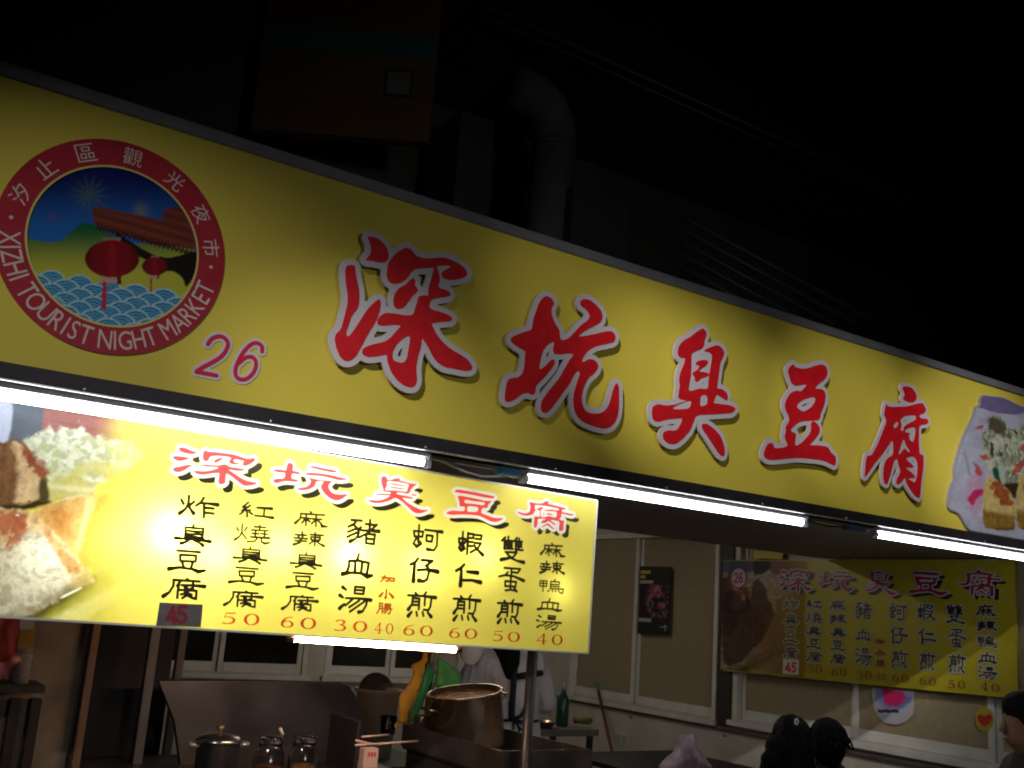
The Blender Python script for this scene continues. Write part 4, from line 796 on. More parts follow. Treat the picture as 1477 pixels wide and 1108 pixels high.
Pb.mix(S(5, -5, Pb.poly([(10,300),(90,290),(130,380),(150,250),(190,230),(240,330),(260,400),(200,520),(130,600),(60,640),(10,600)], 30, .05)) * .85, lin(48, 30, 24) * (.5 + 1. * vnoise(tx, ty, .06, 3)[..., None]))
Pb.mix(S(4, -4, Pb.poly([(0,120),(170,120),(165,185),(0,185)])) * .8, lin(58, 66, 90)); Pb.mix(S(3, -3, Pb.poly([(170,120),(235,120),(235,175),(165,200)])), lin(12, 12, 14))
Pb.mix(S(4, -4, Pb.poly([(130,600),(200,520),(260,420),(330,500),(380,640),(330,668),(150,662)], 25, .05)) * .7, lin(120, 92, 60) * (.6 + .8 * vnoise(tx, ty, .07, 6)[..., None]))
Pb.mix(S(400, 425, tx + 20 * (vnoise(tx, ty, .02, 2) - .5)), np.array(YD))
lo_ = q2[3][1] + (q2[2][1] - q2[3][1]) * (GX - q2[3][0]) / (q2[2][0] - q2[3][0]) + .003
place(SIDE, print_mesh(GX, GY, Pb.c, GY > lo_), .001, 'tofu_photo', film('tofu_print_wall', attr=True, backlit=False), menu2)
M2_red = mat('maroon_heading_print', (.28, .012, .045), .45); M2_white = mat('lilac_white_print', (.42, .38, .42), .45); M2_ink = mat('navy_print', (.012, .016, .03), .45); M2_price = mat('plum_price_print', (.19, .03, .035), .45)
for ch, (cx, cy, w, h) in zip('深坑臭豆腐', [(365,230,160,108),(563,232,172,98),(783,240,160,118),(1010,242,192,115),(1262,240,208,128)]):
    X0, Y0 = SIDE.loc2(*b6(cx, cy)); dx = SIDE.loc2(*b6(cx + w/2, cy))[0] - SIDE.loc2(*b6(cx - w/2, cy))[0]; dy = SIDE.loc2(*b6(cx, cy - h/2))[1] - SIDE.loc2(*b6(cx, cy + h/2))[1]
    L = [l * np.array((dx, dy)) + np.array((X0, Y0)) for l in UNIT[ch]]
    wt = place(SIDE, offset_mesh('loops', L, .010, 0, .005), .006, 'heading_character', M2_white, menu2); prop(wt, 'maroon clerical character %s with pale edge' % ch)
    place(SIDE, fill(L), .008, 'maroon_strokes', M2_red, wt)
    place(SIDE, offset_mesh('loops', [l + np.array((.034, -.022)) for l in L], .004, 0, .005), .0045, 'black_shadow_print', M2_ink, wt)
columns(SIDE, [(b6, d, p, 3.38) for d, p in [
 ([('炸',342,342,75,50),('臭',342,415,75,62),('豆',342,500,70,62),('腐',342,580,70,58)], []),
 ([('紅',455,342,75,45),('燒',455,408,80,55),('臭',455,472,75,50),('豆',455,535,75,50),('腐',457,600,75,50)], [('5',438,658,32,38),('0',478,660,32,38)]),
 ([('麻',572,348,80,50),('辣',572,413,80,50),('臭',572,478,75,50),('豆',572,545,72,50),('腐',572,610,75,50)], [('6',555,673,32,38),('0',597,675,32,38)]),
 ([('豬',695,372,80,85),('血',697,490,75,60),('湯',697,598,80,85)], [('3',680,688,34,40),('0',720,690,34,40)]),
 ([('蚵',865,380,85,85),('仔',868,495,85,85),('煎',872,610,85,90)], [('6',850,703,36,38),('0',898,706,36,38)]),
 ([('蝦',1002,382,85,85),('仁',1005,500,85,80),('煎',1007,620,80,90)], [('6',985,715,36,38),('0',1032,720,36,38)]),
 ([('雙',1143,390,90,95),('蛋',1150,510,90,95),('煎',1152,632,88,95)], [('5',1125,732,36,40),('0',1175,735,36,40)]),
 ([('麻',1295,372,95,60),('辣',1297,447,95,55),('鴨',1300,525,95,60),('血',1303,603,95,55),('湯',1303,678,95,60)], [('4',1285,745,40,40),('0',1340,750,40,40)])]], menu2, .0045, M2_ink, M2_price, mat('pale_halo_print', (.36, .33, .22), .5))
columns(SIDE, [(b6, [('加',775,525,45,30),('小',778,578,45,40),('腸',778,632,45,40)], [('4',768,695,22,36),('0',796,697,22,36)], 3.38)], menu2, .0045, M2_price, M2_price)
tq = [SIDE.loc2(*b6(*p)) for p in [(305,612),(382,616),(382,688),(303,684)]]
tag = place(SIDE, fill([np.array(tq)], .002), .0055, 'price_patch', mat('white_price_card', (.55, .5, .48), .5), menu2); prop(tag, 'white card patch with the price 45')
for st in stroke_digits(SIDE, [S4, S5], b6, [(330,652,26,44), (358,652,24,44)], .009): place(SIDE, offset_mesh('strokes', st, 0, 0, .004), .0085, 'price_digit', mat('red_marker', (.45, .03, .05), .5), tag)
cc = SIDE.loc2(*b6(88, 215)); rr = abs(SIDE.loc2(*b6(126, 215))[0] - cc[0])
ry_ = abs(SIDE.loc2(*b6(88, 263))[1] - cc[1])
def elp(rx, ry, n=40): return np.array([(cc[0] + rx * math.cos(2*math.pi*k/n), cc[1] + ry * math.sin(2*math.pi*k/n)) for k in range(n)])
nb = place(SIDE, fill([elp(rr, ry_)], .001), .004, 'number_badge', mat('badge_red_print', (.3, .03, .07), .5), menu2)
place(SIDE, fill([elp(rr * .9, ry_ * .92)], .001), .0058, 'badge_face', mat('badge_white_print', (.45, .40, .45), .5), nb)
S2 = [[(.05,.75),(.2,.95),(.5,1),(.8,.88),(.85,.68),(.6,.42),(.1,.02),(.95,.02)]]; S6 = [[(.85,.88),(.6,1),(.35,.93),(.12,.6),(.1,.3),(.3,.03),(.6,0),(.88,.18),(.86,.42),(.6,.56),(.3,.5),(.12,.3)]]
for st in stroke_digits(SIDE, [S2, S6], b6, [(77,215,20,46), (100,215,20,46)], .008): place(SIDE, offset_mesh('strokes', st, 0, 0, .004), .0082, 'badge_digit', M2_red, nb)

# ------------------------------------------------------------------ poster and stickers on the side windows
pw = WX + .008
cr5 = crop(840, 740, 3.01)
def wall_quad(name, pts, th, m, parent=None, X=None, dz=0.):
    X = X or pw
    pl = Plane('X', X); L = np.array([pl.loc2(*p) for p in pts]); return place(pl, fill([L], th), dz, name, m, parent)
po = thing('poster', 'narrow black poster with small yellow heading on the tan window pane', 'poster', at(945, 860, X=pw))
wall_quad('poster_sheet', [cr5(*p) for p in [(250,231),(385,234),(378,531),(240,523)]], .002, mat('black_poster', (.012, .011, .014), .35), po)
for q, m in (([(255,250),(298,250),(298,264),(255,264)], 'y'), ([(253,271),(275,271),(275,284),(253,284)], 'y'), ([(253,293),(310,293),(309,306),(252,306)], 'w'), ([(246,455),(300,458),(300,474),(245,470)], 'w'), ([(338,492),(372,493),(372,498),(338,497)], 'w'), ([(358,486),(364,486),(363,512),(357,512)], 'w')):
    wall_quad('poster_print', [cr5(*p) for p in q], 0, mat('poster_yellow', (.55, .42, .04), .5) if m == 'y' else mat('poster_white', (.4, .38, .4), .5), po, dz=.004)
GP = Plane('X', pw); ax_, ay_ = GP.loc2(*cr5(250, 450)); bx_, by_ = GP.loc2(*cr5(380, 312))
GX, GY = np.meshgrid(np.arange(ax_, bx_, .008), np.arange(ay_, by_, .008)); n = vnoise(GX, GY, 20, 4); n2 = vnoise(GX, GY, 30, 14); dd = np.hypot((GX - (ax_ + bx_) / 2 - .05) / .2, (GY - (ay_ + by_) / 2) / .28)
colr = lin(30, 26, 34) * 1. + (S(.5, .65, n) * S(1.1, .4, dd))[..., None] * lin(150, 60, 80) + (S(.55, .7, n2) * S(1.2, .5, dd))[..., None] * lin(110, 110, 115)
place(GP, print_mesh(GX, GY, colr), .004, 'poster_photo', film('poster_photo_print', attr=True, backlit=False), po)
c7 = crop(1040, 960, 3.38)
pt = thing('sticker', 'round white notice with a pink splash on the window below the dim menu', 'sticker', at(1288, 1015, X=pw))
wall_quad('paper_disc', [c7(*p) for p in [(735,150),(740,110),(940,118),(942,190),(935,240),(900,275),(855,290),(800,280),(765,250),(745,205)]], .001, mat('white_paper', (.42, .42, .44), .6, nz=.1), pt)
GX, GY = np.meshgrid(np.arange(-5.2, -4.72, .008), np.arange(.93, 1.22, .008)); PX, PY = GP.pix(GX, GY); tx, ty = (PX - 1040) * 3.38, (PY - 960) * 3.38
P = Paint(tx, ty); P.c = np.ones(tx.shape + (3,)) * lin(170, 170, 180); F = P.poly([(745,150),(745,105),(935,112),(935,180),(920,240),(860,278),(800,268),(765,235)])
P.mix(S(10, -20, P.poly([(750,130),(800,110),(900,120),(930,170),(880,210),(800,200),(760,180)], 40, .04)), lin(120, 130, 200)); P.mix(S(8, -8, P.poly([(790,105),(880,105),(900,150),(870,185),(840,200),(800,170)], 40, .05)), lin(215, 40, 110)); P.mix(((ty > 215) & (ty < 230) & (tx > 768) & (tx < 868)) * 1., lin(35, 40, 90))
place(GP, print_mesh(GX, GY, P.c, F < 0), .003, 'colour_print', film('notice_print', attr=True, backlit=False), pt)
st_ = thing('sticker', 'round yellow sticker with a red heart at the right edge of the side window', 'sticker', at(1420, 1035, X=pw))
def wcirc(cx, cy, rx, ry): return [c7(cx + rx * math.cos(a), cy + ry * math.sin(a)) for a in np.linspace(0, 2 * math.pi, 28, endpoint=False)]
wall_quad('yellow_disc', wcirc(1285, 262, 46, 58), .001, mat('sticker_yellow', (.38, .32, .02), .5), st_)
wall_quad('red_heart', [c7(*p) for p in [(1285,298),(1262,280),(1250,258),(1254,242),(1268,238),(1285,248),(1302,238),(1318,240),(1324,256),(1312,280)]], .0, mat('sticker_red', (.45, .02, .02), .5), st_, dz=.003)
yb = wall_quad('notice_sheet', [b6(*p) for p in [(162,84),(302,90),(298,124),(160,120)]], .002, mat('yellow_notice', (.42, .38, .03), .5)); prop(yb, 'small yellow notice pasted above the left end of the dim menu', 'notice')
sw = thing('wall_socket', 'white socket plate on the lower side wall beside the broom', 'socket', at(898, 1066, X=WX))
p = at(898, 1066, X=WX); box('socket_plate', (WX - .012, p.y - .10, p.z - .06), (WX, p.y + .10, p.z + .06), mat('socket_plastic', (.5, .48, .45), .4), sw)
for s in (-.045, .045): box('socket_slots', (WX - .016, p.y + s - .03, p.z - .03), (WX - .0125, p.y + s + .03, p.z + .03), mat('socket_inset', (.35, .33, .3), .4), sw, .002)

# ------------------------------------------------------------------ kitchen
cl_ = thing('added_ceiling_light', 'unseen warm tube light added under the stall ceiling behind the soffit', 'light', (4.6, 7.4, 2.88))  # unseen fitting added to brighten the side wall and kitchen
box('batten', (3.9, 7.36, 2.87), (5.3, 7.44, 2.898), M_batten, cl_)
tube('glowing_tube', [(3.95, 7.4, 2.84), (5.25, 7.4, 2.84)], .018, emit('added_tube_glow', (1, .90, .76), 75), cl_)
o = box('work_counter', (.95, 3.95, .0), (2.55, 5.2, .80), M_steel_dark); prop(o, 'dark steel counter carrying the jars and the lidded pot', 'counter')
# wok stove back guard: flat top, rounded right shoulder, flared right side
pl = Plane('Y', 4.95)
gp = [(228,982),(340,982),(486,984),(500,990),(510,1005),(520,1035),(528,1068),(534,1108),(538,1150),(262,1150),(258,1100),(250,1040)]
L = np.array([pl.loc2(*p) for p in gp]); sg = place(pl, fill([L], .025, .004), 0, 'stove_guard', mat('brushed_guard_steel', (.10, .095, .10), .42, .85, nz=.35, ns=3, bump=.05, bs=60)); prop(sg, 'wide stainless steel guard panel standing behind the jars', 'stove guard')
box('guard_wing', (2.30, 4.60, .80), (2.315, 4.945, 1.03), M_steel_dark, sg)
# island with the tray
isl = thing('serving_island', 'steel island with a raised tray rim holding the big soup pot', 'island', (2.95, 4.4, 0))
box('island_body', (2.72, 3.975, 0), (3.17, 4.86, .86), mat('dark_island_steel', (.07, .06, .055), .5, .6, nz=.3), isl)
box('tray_floor', (2.70, 3.96, .862), (3.2, 4.87, .875), M_steel_dark, isl)
M_tray = mat('tray_steel', (.34, .29, .25), .38, .9, nz=.3, ns=5)
for lo, hi in (((2.695, 3.955, .875), (2.708, 4.88, .985)), ((2.709, 3.955, .875), (3.20, 3.968, .985)), ((3.201, 3.955, .875), (3.214, 4.88, .985)), ((2.709, 4.867, .875), (3.2, 4.88, .985))): box('tray_rim', lo, hi, M_tray, isl, .002)
# big pot, leaning slightly
pot = thing('soup_pot', 'large open stainless pot of brown broth on the tray below the glowing menu board', 'pot', (2.94, 4.6, .88))
tl = (0.02, math.radians(-10), 0); PR = .188
lathe('pot_body', [(.01, 0), (PR - .02, 0), (PR - .004, .02), (PR, .05), (PR, .272), (PR + .012, .28), (PR + .012, .285), (PR - .006, .284), (PR - .006, .06), (PR - .03, .03), (.01, .03)], (2.93, 4.6, .90), M_steel, pot, 56, tl)
bro = lathe('broth', [(.0005, .258), (.1, .258), (PR - .007, .257)], (2.93, 4.6, .90), mat('brown_broth', (.75, .28, .05), .15, nz=.35, ns=14, bump=.15, bs=30, coat=.5), pot, 40, tl)
Rt = Euler(tl).to_matrix(); P0 = Vector((2.93, 4.6, .90))
for sgn in (-1, 1):
    tube('handle', [P0 + Rt @ Vector((sgn * PR, -.05, .22)), P0 + Rt @ Vector((sgn * (PR + .045), -.045, .235)), P0 + Rt @ Vector((sgn * (PR + .045), .045, .235)), P0 + Rt @ Vector((sgn * PR, .05, .22))], .008, M_steel, pot, 8)
# small steel cup next to pot
def vessel(name, label, cat, px, py, Y, r, h, m, lid=False, prof=None):
    p = at(px, py, Y=Y); t = thing(name, label, cat, (p.x, p.y, p.z)); return t, p
cup_t, p = vessel('steel_cup', 'small shiny steel canister left of the big soup pot', 'canister', 617, 1050, 4.75, 0, 0, None)
lathe('canister_body', [(.001, 0), (.045, 0), (.048, .01), (.048, .155), (.051, .16), (.045, .158), (.044, .012), (.001, .012)], (2.76, 4.79, .876), mat('warm_steel', (.6, .5, .38), .25, .95, nz=.1), cup_t, 28)
# lidded pot
lp = thing('lidded_pot', 'dark lidded cooking pot left of the glass jars', 'pot', (1.53, 4.35, .80))
lc = at(316, 1066, Y=4.35)
lathe('pot_body', [(.001, .801), (.078, .801), (.086, .82), (.086, lc.z - .02), (.092, lc.z - .01)], (lc.x, 4.35, 0), M_steel_dark, lp, 40)
lathe('lid', [(.094, lc.z - .012), (.096, lc.z - .004), (.084, lc.z + .010), (.055, lc.z + .020), (.02, lc.z + .025), (.002, lc.z + .026)], (lc.x, 4.35, 0), mat('polished_lid', (.35, .33, .32), .22, .95, nz=.1), lp, 40)
lathe('lid_knob', [(.009, lc.z + .024), (.008, lc.z + .038), (.016, lc.z + .043), (.016, lc.z + .052), (.002, lc.z + .055)], (lc.x, 4.35, 0), mat('brass_knob', (.4, .33, .18), .35, .9), lp, 20)
for sgn in (-1, 1): tube('handle', [(lc.x + sgn * .088, 4.33, lc.z - .025), (lc.x + sgn * .12, 4.33, lc.z - .018), (lc.x + sgn * .12, 4.37, lc.z - .018), (lc.x + sgn * .088, 4.37, lc.z - .025)], .007, M_lip, lp, 8)
# glass jars with lids
glass = mat('jar_glass', (.9, .88, .85), .06, 0, trans=1.)
def jar(px, label, fillc, lidm, Y=4.1, zt=None):
    p = at(px, 1066, Y=Y); t = thing('glass_jar', label, 'jar', (p.x, Y, .80), 'jars on the dark counter')
    lathe('jar_glass', [(.001, .801), (.055, .801), (.06, .815), (.06, .965), (.048, .99), (.045, 1.01), (.042, 1.01), (.045, .988), (.056, .962), (.056, .82), (.001, .808)], (p.x, Y, 0), glass, t, 36)
    lathe('jar_contents', [(.001, .812), (.053, .815), (.054, .90), (.05, .915), (.02, .92), (.001, .918)], (p.x, Y, 0), fillc, t, 24)
    lathe('lid', [(.046, 1.0), (.05, 1.002), (.05, 1.028), (.046, 1.034), (.001, 1.036)], (p.x, Y, 0), lidm, t, 30); return t
jar(391, 'glass jar of brown chilli paste beside the lidded pot', mat('chilli_paste', (.35, .13, .03), .5, nz=.5, ns=40), glass)
jar(440, 'glass jar of amber sauce with spoon, right of the chilli jar', mat('amber_sauce', (.42, .22, .08), .4, nz=.4, ns=30), glass, 4.12)
o = tube('ladle_handle', [at(408, 1060, Y=4.2), at(404, 1050, Y=4.2)], .006, mat('pale_plastic', (.6, .52, .4), .5)); prop(o, 'short pale spoon handle end sticking up between the two jars', 'spoon')
# papers / chopstick wrappers near tray: fan of pale sticks and a printed flyer
pf = thing('paper_packet', 'red and white printed packet with pale sticks left of the tray', 'packet', at(545, 1085, Y=4.3))
pk = at(532, 1095, Y=4.15); box('packet_box', (pk.x - .03, 4.14, .80), (pk.x + .04, 4.19, pk.z + .045), mat('packet_paper', (.5, .36, .32), .6, nz=.1), pf)
for k in range(3): box('packet_print', (pk.x - .012 + k * .014, 4.137, pk.z + .012), (pk.x - .003 + k * .014, 4.1395, pk.z + .03), mat('packet_red', (.45, .06, .04), .6), pf, 0)
box('packet_print', (pk.x - .028, 4.137, .84), (pk.x + .038, 4.1395, pk.z - .035), mat('packet_red', (.45, .06, .04), .6), pf, 0)
for k, (a, b) in enumerate((((512,1075),(560,1072)), ((513,1068),(548,1076)), ((545,1073),(603,1069)), ((522,1063),(560,1060)))): tube('stick', [at(*a, Y=4.2 + k * .01), at(*b, Y=4.24 + k * .01)], .0045, mat('pale_wood', (.6, .42, .36), .6), pf, 8)
# white bin with a round sieve behind
bn = thing('white_bin', 'white plastic bin with a round dark sieve standing in it', 'bin', (3.2, 6.3, .6))
pa, pb = at(517, 993, Y=6.3), at(575, 995, Y=6.3); bc = (pa.x + pb.x) / 2; br_ = (pb.x - pa.x) / 2
lathe('bin_body', [(.001, .60), (br_ * .78, .60), (br_ * .95, pa.z - .03), (br_ * 1.08, pa.z - .02), (br_ * 1.1, pa.z), (br_ * .98, pa.z), (br_ * .9, pa.z - .05), (br_ * .76, .63), (.001, .63)], (bc, 6.3, 0), mat('cream_plastic', (.52, .44, .37), .5, nz=.1), bn, 40)
lathe('sieve', [(.001, .0), (.11, .003), (.132, .008), (.135, .02), (.128, .02), (.122, .008), (.001, .006)], at(541, 1000, Y=6.4), mat('sieve_bronze', (.14, .10, .07), .4, .6, nz=.3), bn, 40, (math.radians(78), 0, 0))
o = box('prep_table', (2.5, 5.9, .02), (3.6, 6.8, .598), mat('green_table_top', (.05, .09, .05), .5, nz=.3)); prop(o, 'low green topped table carrying the white bin', 'table')
gc = thing('glass_cup', 'clear glass cup in front of the white bin', 'cup', at(562, 1050, Y=5.9)); gp_ = at(560, 1047, Y=5.95)
lathe('cup_wall', [(.001, 0), (.045, 0), (.055, .11), (.052, .11), (.043, .006), (.001, .006)], (gp_.x, 5.95, gp_.z - .05), glass, gc, 28); lathe('cup_contents', [(.001, .008), (.042, .01), (.046, .05), (.001, .05)], (gp_.x, 5.95, gp_.z - .05), mat('brown_powder', (.15, .08, .05), .8), gc, 20)
# hanging bags, cloths
def cloth(name, pl_pts, Y, m, parent=None, th=.03, label=None, cat=None, depthn=.04, group=None):
    """crumpled hanging sheet / bag: outline filled by a fine mesh with folds and real thickness"""
    pl = Plane('Y', Y); L = smooth_loop([pl.loc2(*p) for p in pl_pts], 3); st = .012
    xs = np.arange(L[:, 0].min(), L[:, 0].max() + st, st); ys = np.arange(L[:, 1].min(), L[:, 1].max() + st, st); X, Yg = np.meshgrid(xs, ys); F = field_loops([L], X, Yg)
    from mathutils.geometry import delaunay_2d_cdt
    pin = [(float(a), float(b)) for a, b, f in zip(X.ravel(), Yg.ravel(), F.ravel()) if f < -st * .6]; n0 = len(L)
    vs = [Vector(map(float, p)) for p in L] + [Vector(p) for p in pin]; ed = [(i, (i + 1) % n0) for i in range(n0)]
    v, e, f, *_ = delaunay_2d_cdt(vs, ed, [], 1, 1e-5); v = np.array([tuple(p) for p in v]); Fv = -field_loops([L], v[:, 0], v[:, 1]) if False else -field_loops([L], v[:, :1], v[:, 1:2])[:, 0]
    fold = (vnoise(v[:, 0] * 2.2 + v[:, 1] * .7, v[:, 1] * .5, 9, 3, 3) - .5); puff = np.sqrt(np.clip(Fv, 0, .08) / .08) * th
    bm = bme(); A = [bm.verts.new((p[0], Y - u + depthn * w * min(1, u / th * 2), p[1])) for p, u, w in zip(v, puff, fold)]; B2 = [bm.verts.new((p[0], Y + u + .001, p[1])) for p, u in zip(v, puff)]
    for t in f:
        bm.faces.new([A[i] for i in t]); bm.faces.new([B2[i] for i in t][::-1])
    bmesh.ops.remove_doubles(bm, verts=bm.verts, dist=.0015)
    o = link(name, fin(bm, name), m, parent, smooth=True)
    if label: prop(o, label, cat, group)
    return o
k3 = crop(500, 930, 7.385)
cloth('hanging_towel', [k3(*p) for p in [(820,30),(860,40),(868,170),(840,200),(830,280),(800,380),(770,480),(720,600),(680,700),(640,830),(575,835),(520,890),(510,850),(560,790),(555,620),(570,530),(630,470),(690,360),(700,280),(690,220),(740,190),(800,150)]], 4.95, mat('orange_yellow_cloth', (.75, .36, .02), .7, nz=.15, ns=8), None, .022, 'orange yellow cloth hanging below the warm tube light', 'cloth')
cloth('green_bag', [k3(*p) for p in [(850,170),(880,180),(900,250),(960,300),(930,330),(925,380),(880,460),(850,520),(820,620),(780,700),(750,790),(700,820),(645,835),(680,720),(740,580),(790,440),(820,330),(840,250)]], 5.0, mat('green_plastic_bag', (.03, .30, .08), .4, nz=.3, ns=12), None, .02, 'crumpled dark green strip of plastic bag right beside the orange cloth', 'bag')
cloth('green_bag', [k3(*p) for p in [(965,150),(1000,140),(1080,190),(1160,250),(1215,310),(1220,360),(1215,480),(1150,485),(1060,480),(980,470),(930,440),(930,380),(955,300)]], 5.0, mat('light_green_plastic_bag', (.10, .42, .10), .4, nz=.35, ns=9), None, .035, 'puffed light green plastic bag hanging above the big soup pot', 'bag')
for (x_, y_, r_, lab) in ((645, 947, .115, 'white hanging bowl left of the steel post behind the orange cloth'), (683, 932, .10, 'white hanging bowl right of the steel post behind the green bag')):
    p = at(x_ - 12, y_, Y=5.35); b = lathe('hanging_bowl', [(.002, 0), (r_ * .45, .005), (r_ * .85, .03), (r_, .06), (r_ * .96, .062), (r_ * .8, .036), (.002, .014)], p, mat('offwhite_enamel', (.6, .5, .45), .35, nz=.08), None, 40, (math.radians(95), 0, .3)); prop(b, lab, 'bowl')
p = at(622, 960, Y=5.1); o = tube('rack_post', [(p.x, 5.1, .8), (p.x, 5.1, 1.9)], .016, mat('warm_metal_post', (.5, .36, .2), .35, .8)); prop(o, 'thin shiny metal post between the orange cloth and the green bag', 'post')
# posts, frames and wall on the left
M_conc = mat('stained_concrete', (.34, .28, .21), .85, stain=(.12, .09, .065), ns=4, bump=.8, bs=14)
lw = at(125, 905, Y=4.6); box('left_pier', (-.6, 4.6, 0), (lw.x, 4.9, 2.6), M_conc)['kind'] = 'structure'
M_tim = mat('orange_brown_timber', (.22, .12, .07), .6, nz=.3, ns=6, stretch=(8, 8, 1))
q0, q1 = at(132, 905, Y=4.58), at(147, 905, Y=4.58)
o = box('timber_trim', (q0.x, 4.55, 0), (q1.x - .01, 4.62, 2.6), M_tim); prop(o, 'orange brown timber strip at the right edge of the concrete pier', 'trim')
q0, q1 = at(220, 905, Y=4.95), at(233, 905, Y=4.95); o = box('grey_post', (q0.x, 4.95, 0), (q1.x, 5.0, 2.6), mat('grey_painted_post', (.10, .10, .10), .5, nz=.2)); prop(o, 'dark grey upright post left of the steel stove guard', 'post')
q0, q1 = at(262, 905, Y=6.5), at(272, 905, Y=6.5); o = box('pale_frame_upright', (q0.x, 6.5, 0), (q1.x, 6.56, 2.6), mat('pale_wood_frame', (.36, .30, .24), .6)); prop(o, 'pale narrow upright rising behind the steel stove guard', 'post')
M_pan = mat('black_opening_fill', (.006, .006, .006), .7)
q0, q1 = at(148, 905, Y=5.3), at(220, 905, Y=5.3); box('dark_opening_sheet', (q0.x - .2, 5.3, 0), (q1.x + .12, 5.33, 2.6), M_pan)['kind'] = 'structure'  # black sheet stands in for the darkness inside the opening
for px_ in (8, 38):
    q = at(px_ + 8, 1050, Y=4.55); o = box('pipe_upright', (q.x - .02, 4.54, .3), (q.x + .02, 4.58, 1.12), mat('dark_stained_wood', (.03, .022, .018), .7)); prop(o, 'dark wooden leg of the shelf, %s the cups' % ('left below' if px_ == 8 else 'right below'), 'leg')
sh = at(0, 985, Y=4.45); s1 = at(62, 985, Y=4.45); o = box('wall_shelf', (sh.x - .3, 4.38, sh.z - .03), (s1.x, 4.59, sh.z), mat('dark_shelf_wood', (.07, .055, .04), .7, nz=.3)); prop(o, 'dark wall shelf at the left edge carrying the cups and red bag', 'shelf')
cp = thing('cup_stack', 'stack of pale ribbed cups on the shelf at the left edge', 'cup stack', at(30, 980, Y=4.45)); cz = sh.z
p = at(29, 985, Y=4.42)
for k in range(6): lathe('cup', [(.001, .0), (.032, 0), (.036, .018), (.038, .019), (.038, .021), (.001, .021)], (p.x, 4.45, cz + .001 + k * .0215), mat('pale_cup_paper', (.42, .36, .33), .6, nz=.1), cp, 24)
cloth('red_bag', [(-60,880),(20,886),(28,905),(24,930),(16,950),(0,955),(-40,960),(-70,930)], 4.4, mat('red_plastic_bag', (.34, .03, .02), .6, nz=.35, ns=9), None, .05, 'glossy red plastic bag hanging at the left edge of the scene', 'bag')
y0_, y1_ = at(27, 908, Y=4.5), at(46, 938, Y=4.5); o = box('yellow_carton', (y0_.x, 4.48, y1_.z), (y1_.x, 4.53, y0_.z), mat('yellow_carton_card', (.42, .26, .03), .6, nz=.1)); prop(o, 'small mustard yellow carton behind the red bag', 'carton')
cloth('pink_bag', [(-20,945),(12,938),(30,945),(34,958),(18,962),(8,975),(-10,985),(-30,975)], 4.42, mat('pink_plastic_bag', (.42, .12, .14), .4, nz=.3), None, .02, 'crumpled pink plastic bag beside the pale cups', 'bag')

# right side of the kitchen: low counter, bottle, broom
rc_ = thing('side_counter', 'dark counter by the side wall behind the cook', 'counter', (5.3, 6.9, 0))
a_ = at(772, 1052, Y=6.6); b_ = at(852, 1058, Y=6.6); zt = at(812, 1050, Y=6.6).z
box('counter_top', (a_.x - .2, 6.5, zt - .05), (b_.x, 7.1, zt), mat('grey_green_top', (.13, .12, .10), .4, nz=.2), rc_)
for xx in (a_.x - .15, b_.x - .06):
    for yy in (6.54, 7.02): box('leg', (xx, yy, 0), (xx + .04, yy + .04, zt - .051), M_black, rc_)
bo = thing('green_bottle', 'green detergent bottle standing on the counter right of the cook', 'bottle', at(803, 1044, Y=6.7)); p = at(803, 1044, Y=6.7)
lathe('bottle_body', [(.001, zt + .001), (.045, zt + .001), (.05, zt + .02), (.05, zt + .2), (.03, zt + .24), (.016, zt + .26), (.016, zt + .27), (.001, zt + .272)], (p.x + .05, 6.7, 0), mat('green_bottle_plastic', (.010, .06, .04), .3), bo, 28)
lathe('bottle_cap', [(.02, zt + .272), (.02, zt + .30), (.008, zt + .31), (.008, zt + .335), (.001, zt + .336)], (p.x + .05, 6.7, 0), mat('pump_steel', (.4, .4, .4), .3), bo, 16)
bw = thing('steel_bowl', 'shallow steel bowl on the counter right of the pole', 'bowl', at(783, 1046, Y=6.6)); p = at(786, 1046, Y=6.6)
lathe('bowl_wall', [(.001, zt + .002), (.05, zt + .002), (.085, zt + .05), (.088, zt + .052), (.082, zt + .05), (.048, zt + .01), (.001, zt + .01)], (p.x, 6.6, 0), M_steel, bw, 30)
bd = thing('broom', 'red handled broom with a green tip leaning against the side wall', 'broom', at(887, 1100, Y=7.0)); t0, t1 = at(863, 997, X=WX - .06), at(887, 1104, X=WX - .45); dirn = (t1 - t0).normalized()
tube('broom_handle', [t0, t1], .016, mat('dark_red_handle', (.12, .03, .02), .4), bd); tube('green_tip', [t0 - dirn * .12, t0], .018, mat('green_tip_plastic', (.03, .3, .14), .4), bd)
box('broom_head', (t1.x - .12, t1.y - .05, max(.035, t1.z - .28)), (t1.x + .08, t1.y + .05, t1.z), mat('broom_bristles', (.2, .16, .06), .9), bd)
yc = at(850, 1040, Y=6.8); o = lathe('sponge_pad', [(.001, 0), (.07, 0), (.085, .03), (.07, .055), (.001, .06)], (yc.x - .03, 6.85, zt + .002), mat('olive_sponge', (.16, .15, .03), .9, nz=.3, ns=30, bump=.4)); prop(o, 'olive yellow sponge on the side counter end', 'sponge')
for px_, py_ in ((912, 1035), (1048, 1062)):
    p = at(px_, py_, X=WX); o = tube('wall_hook', [(WX, p.y, p.z), (WX - .035, p.y, p.z), (WX - .035, p.y, p.z + .02)], .005, M_black, seg=8); prop(o, 'small dark hook on the side wall ' + ('above the socket' if px_ == 912 else 'above the pink bag'), 'hook')
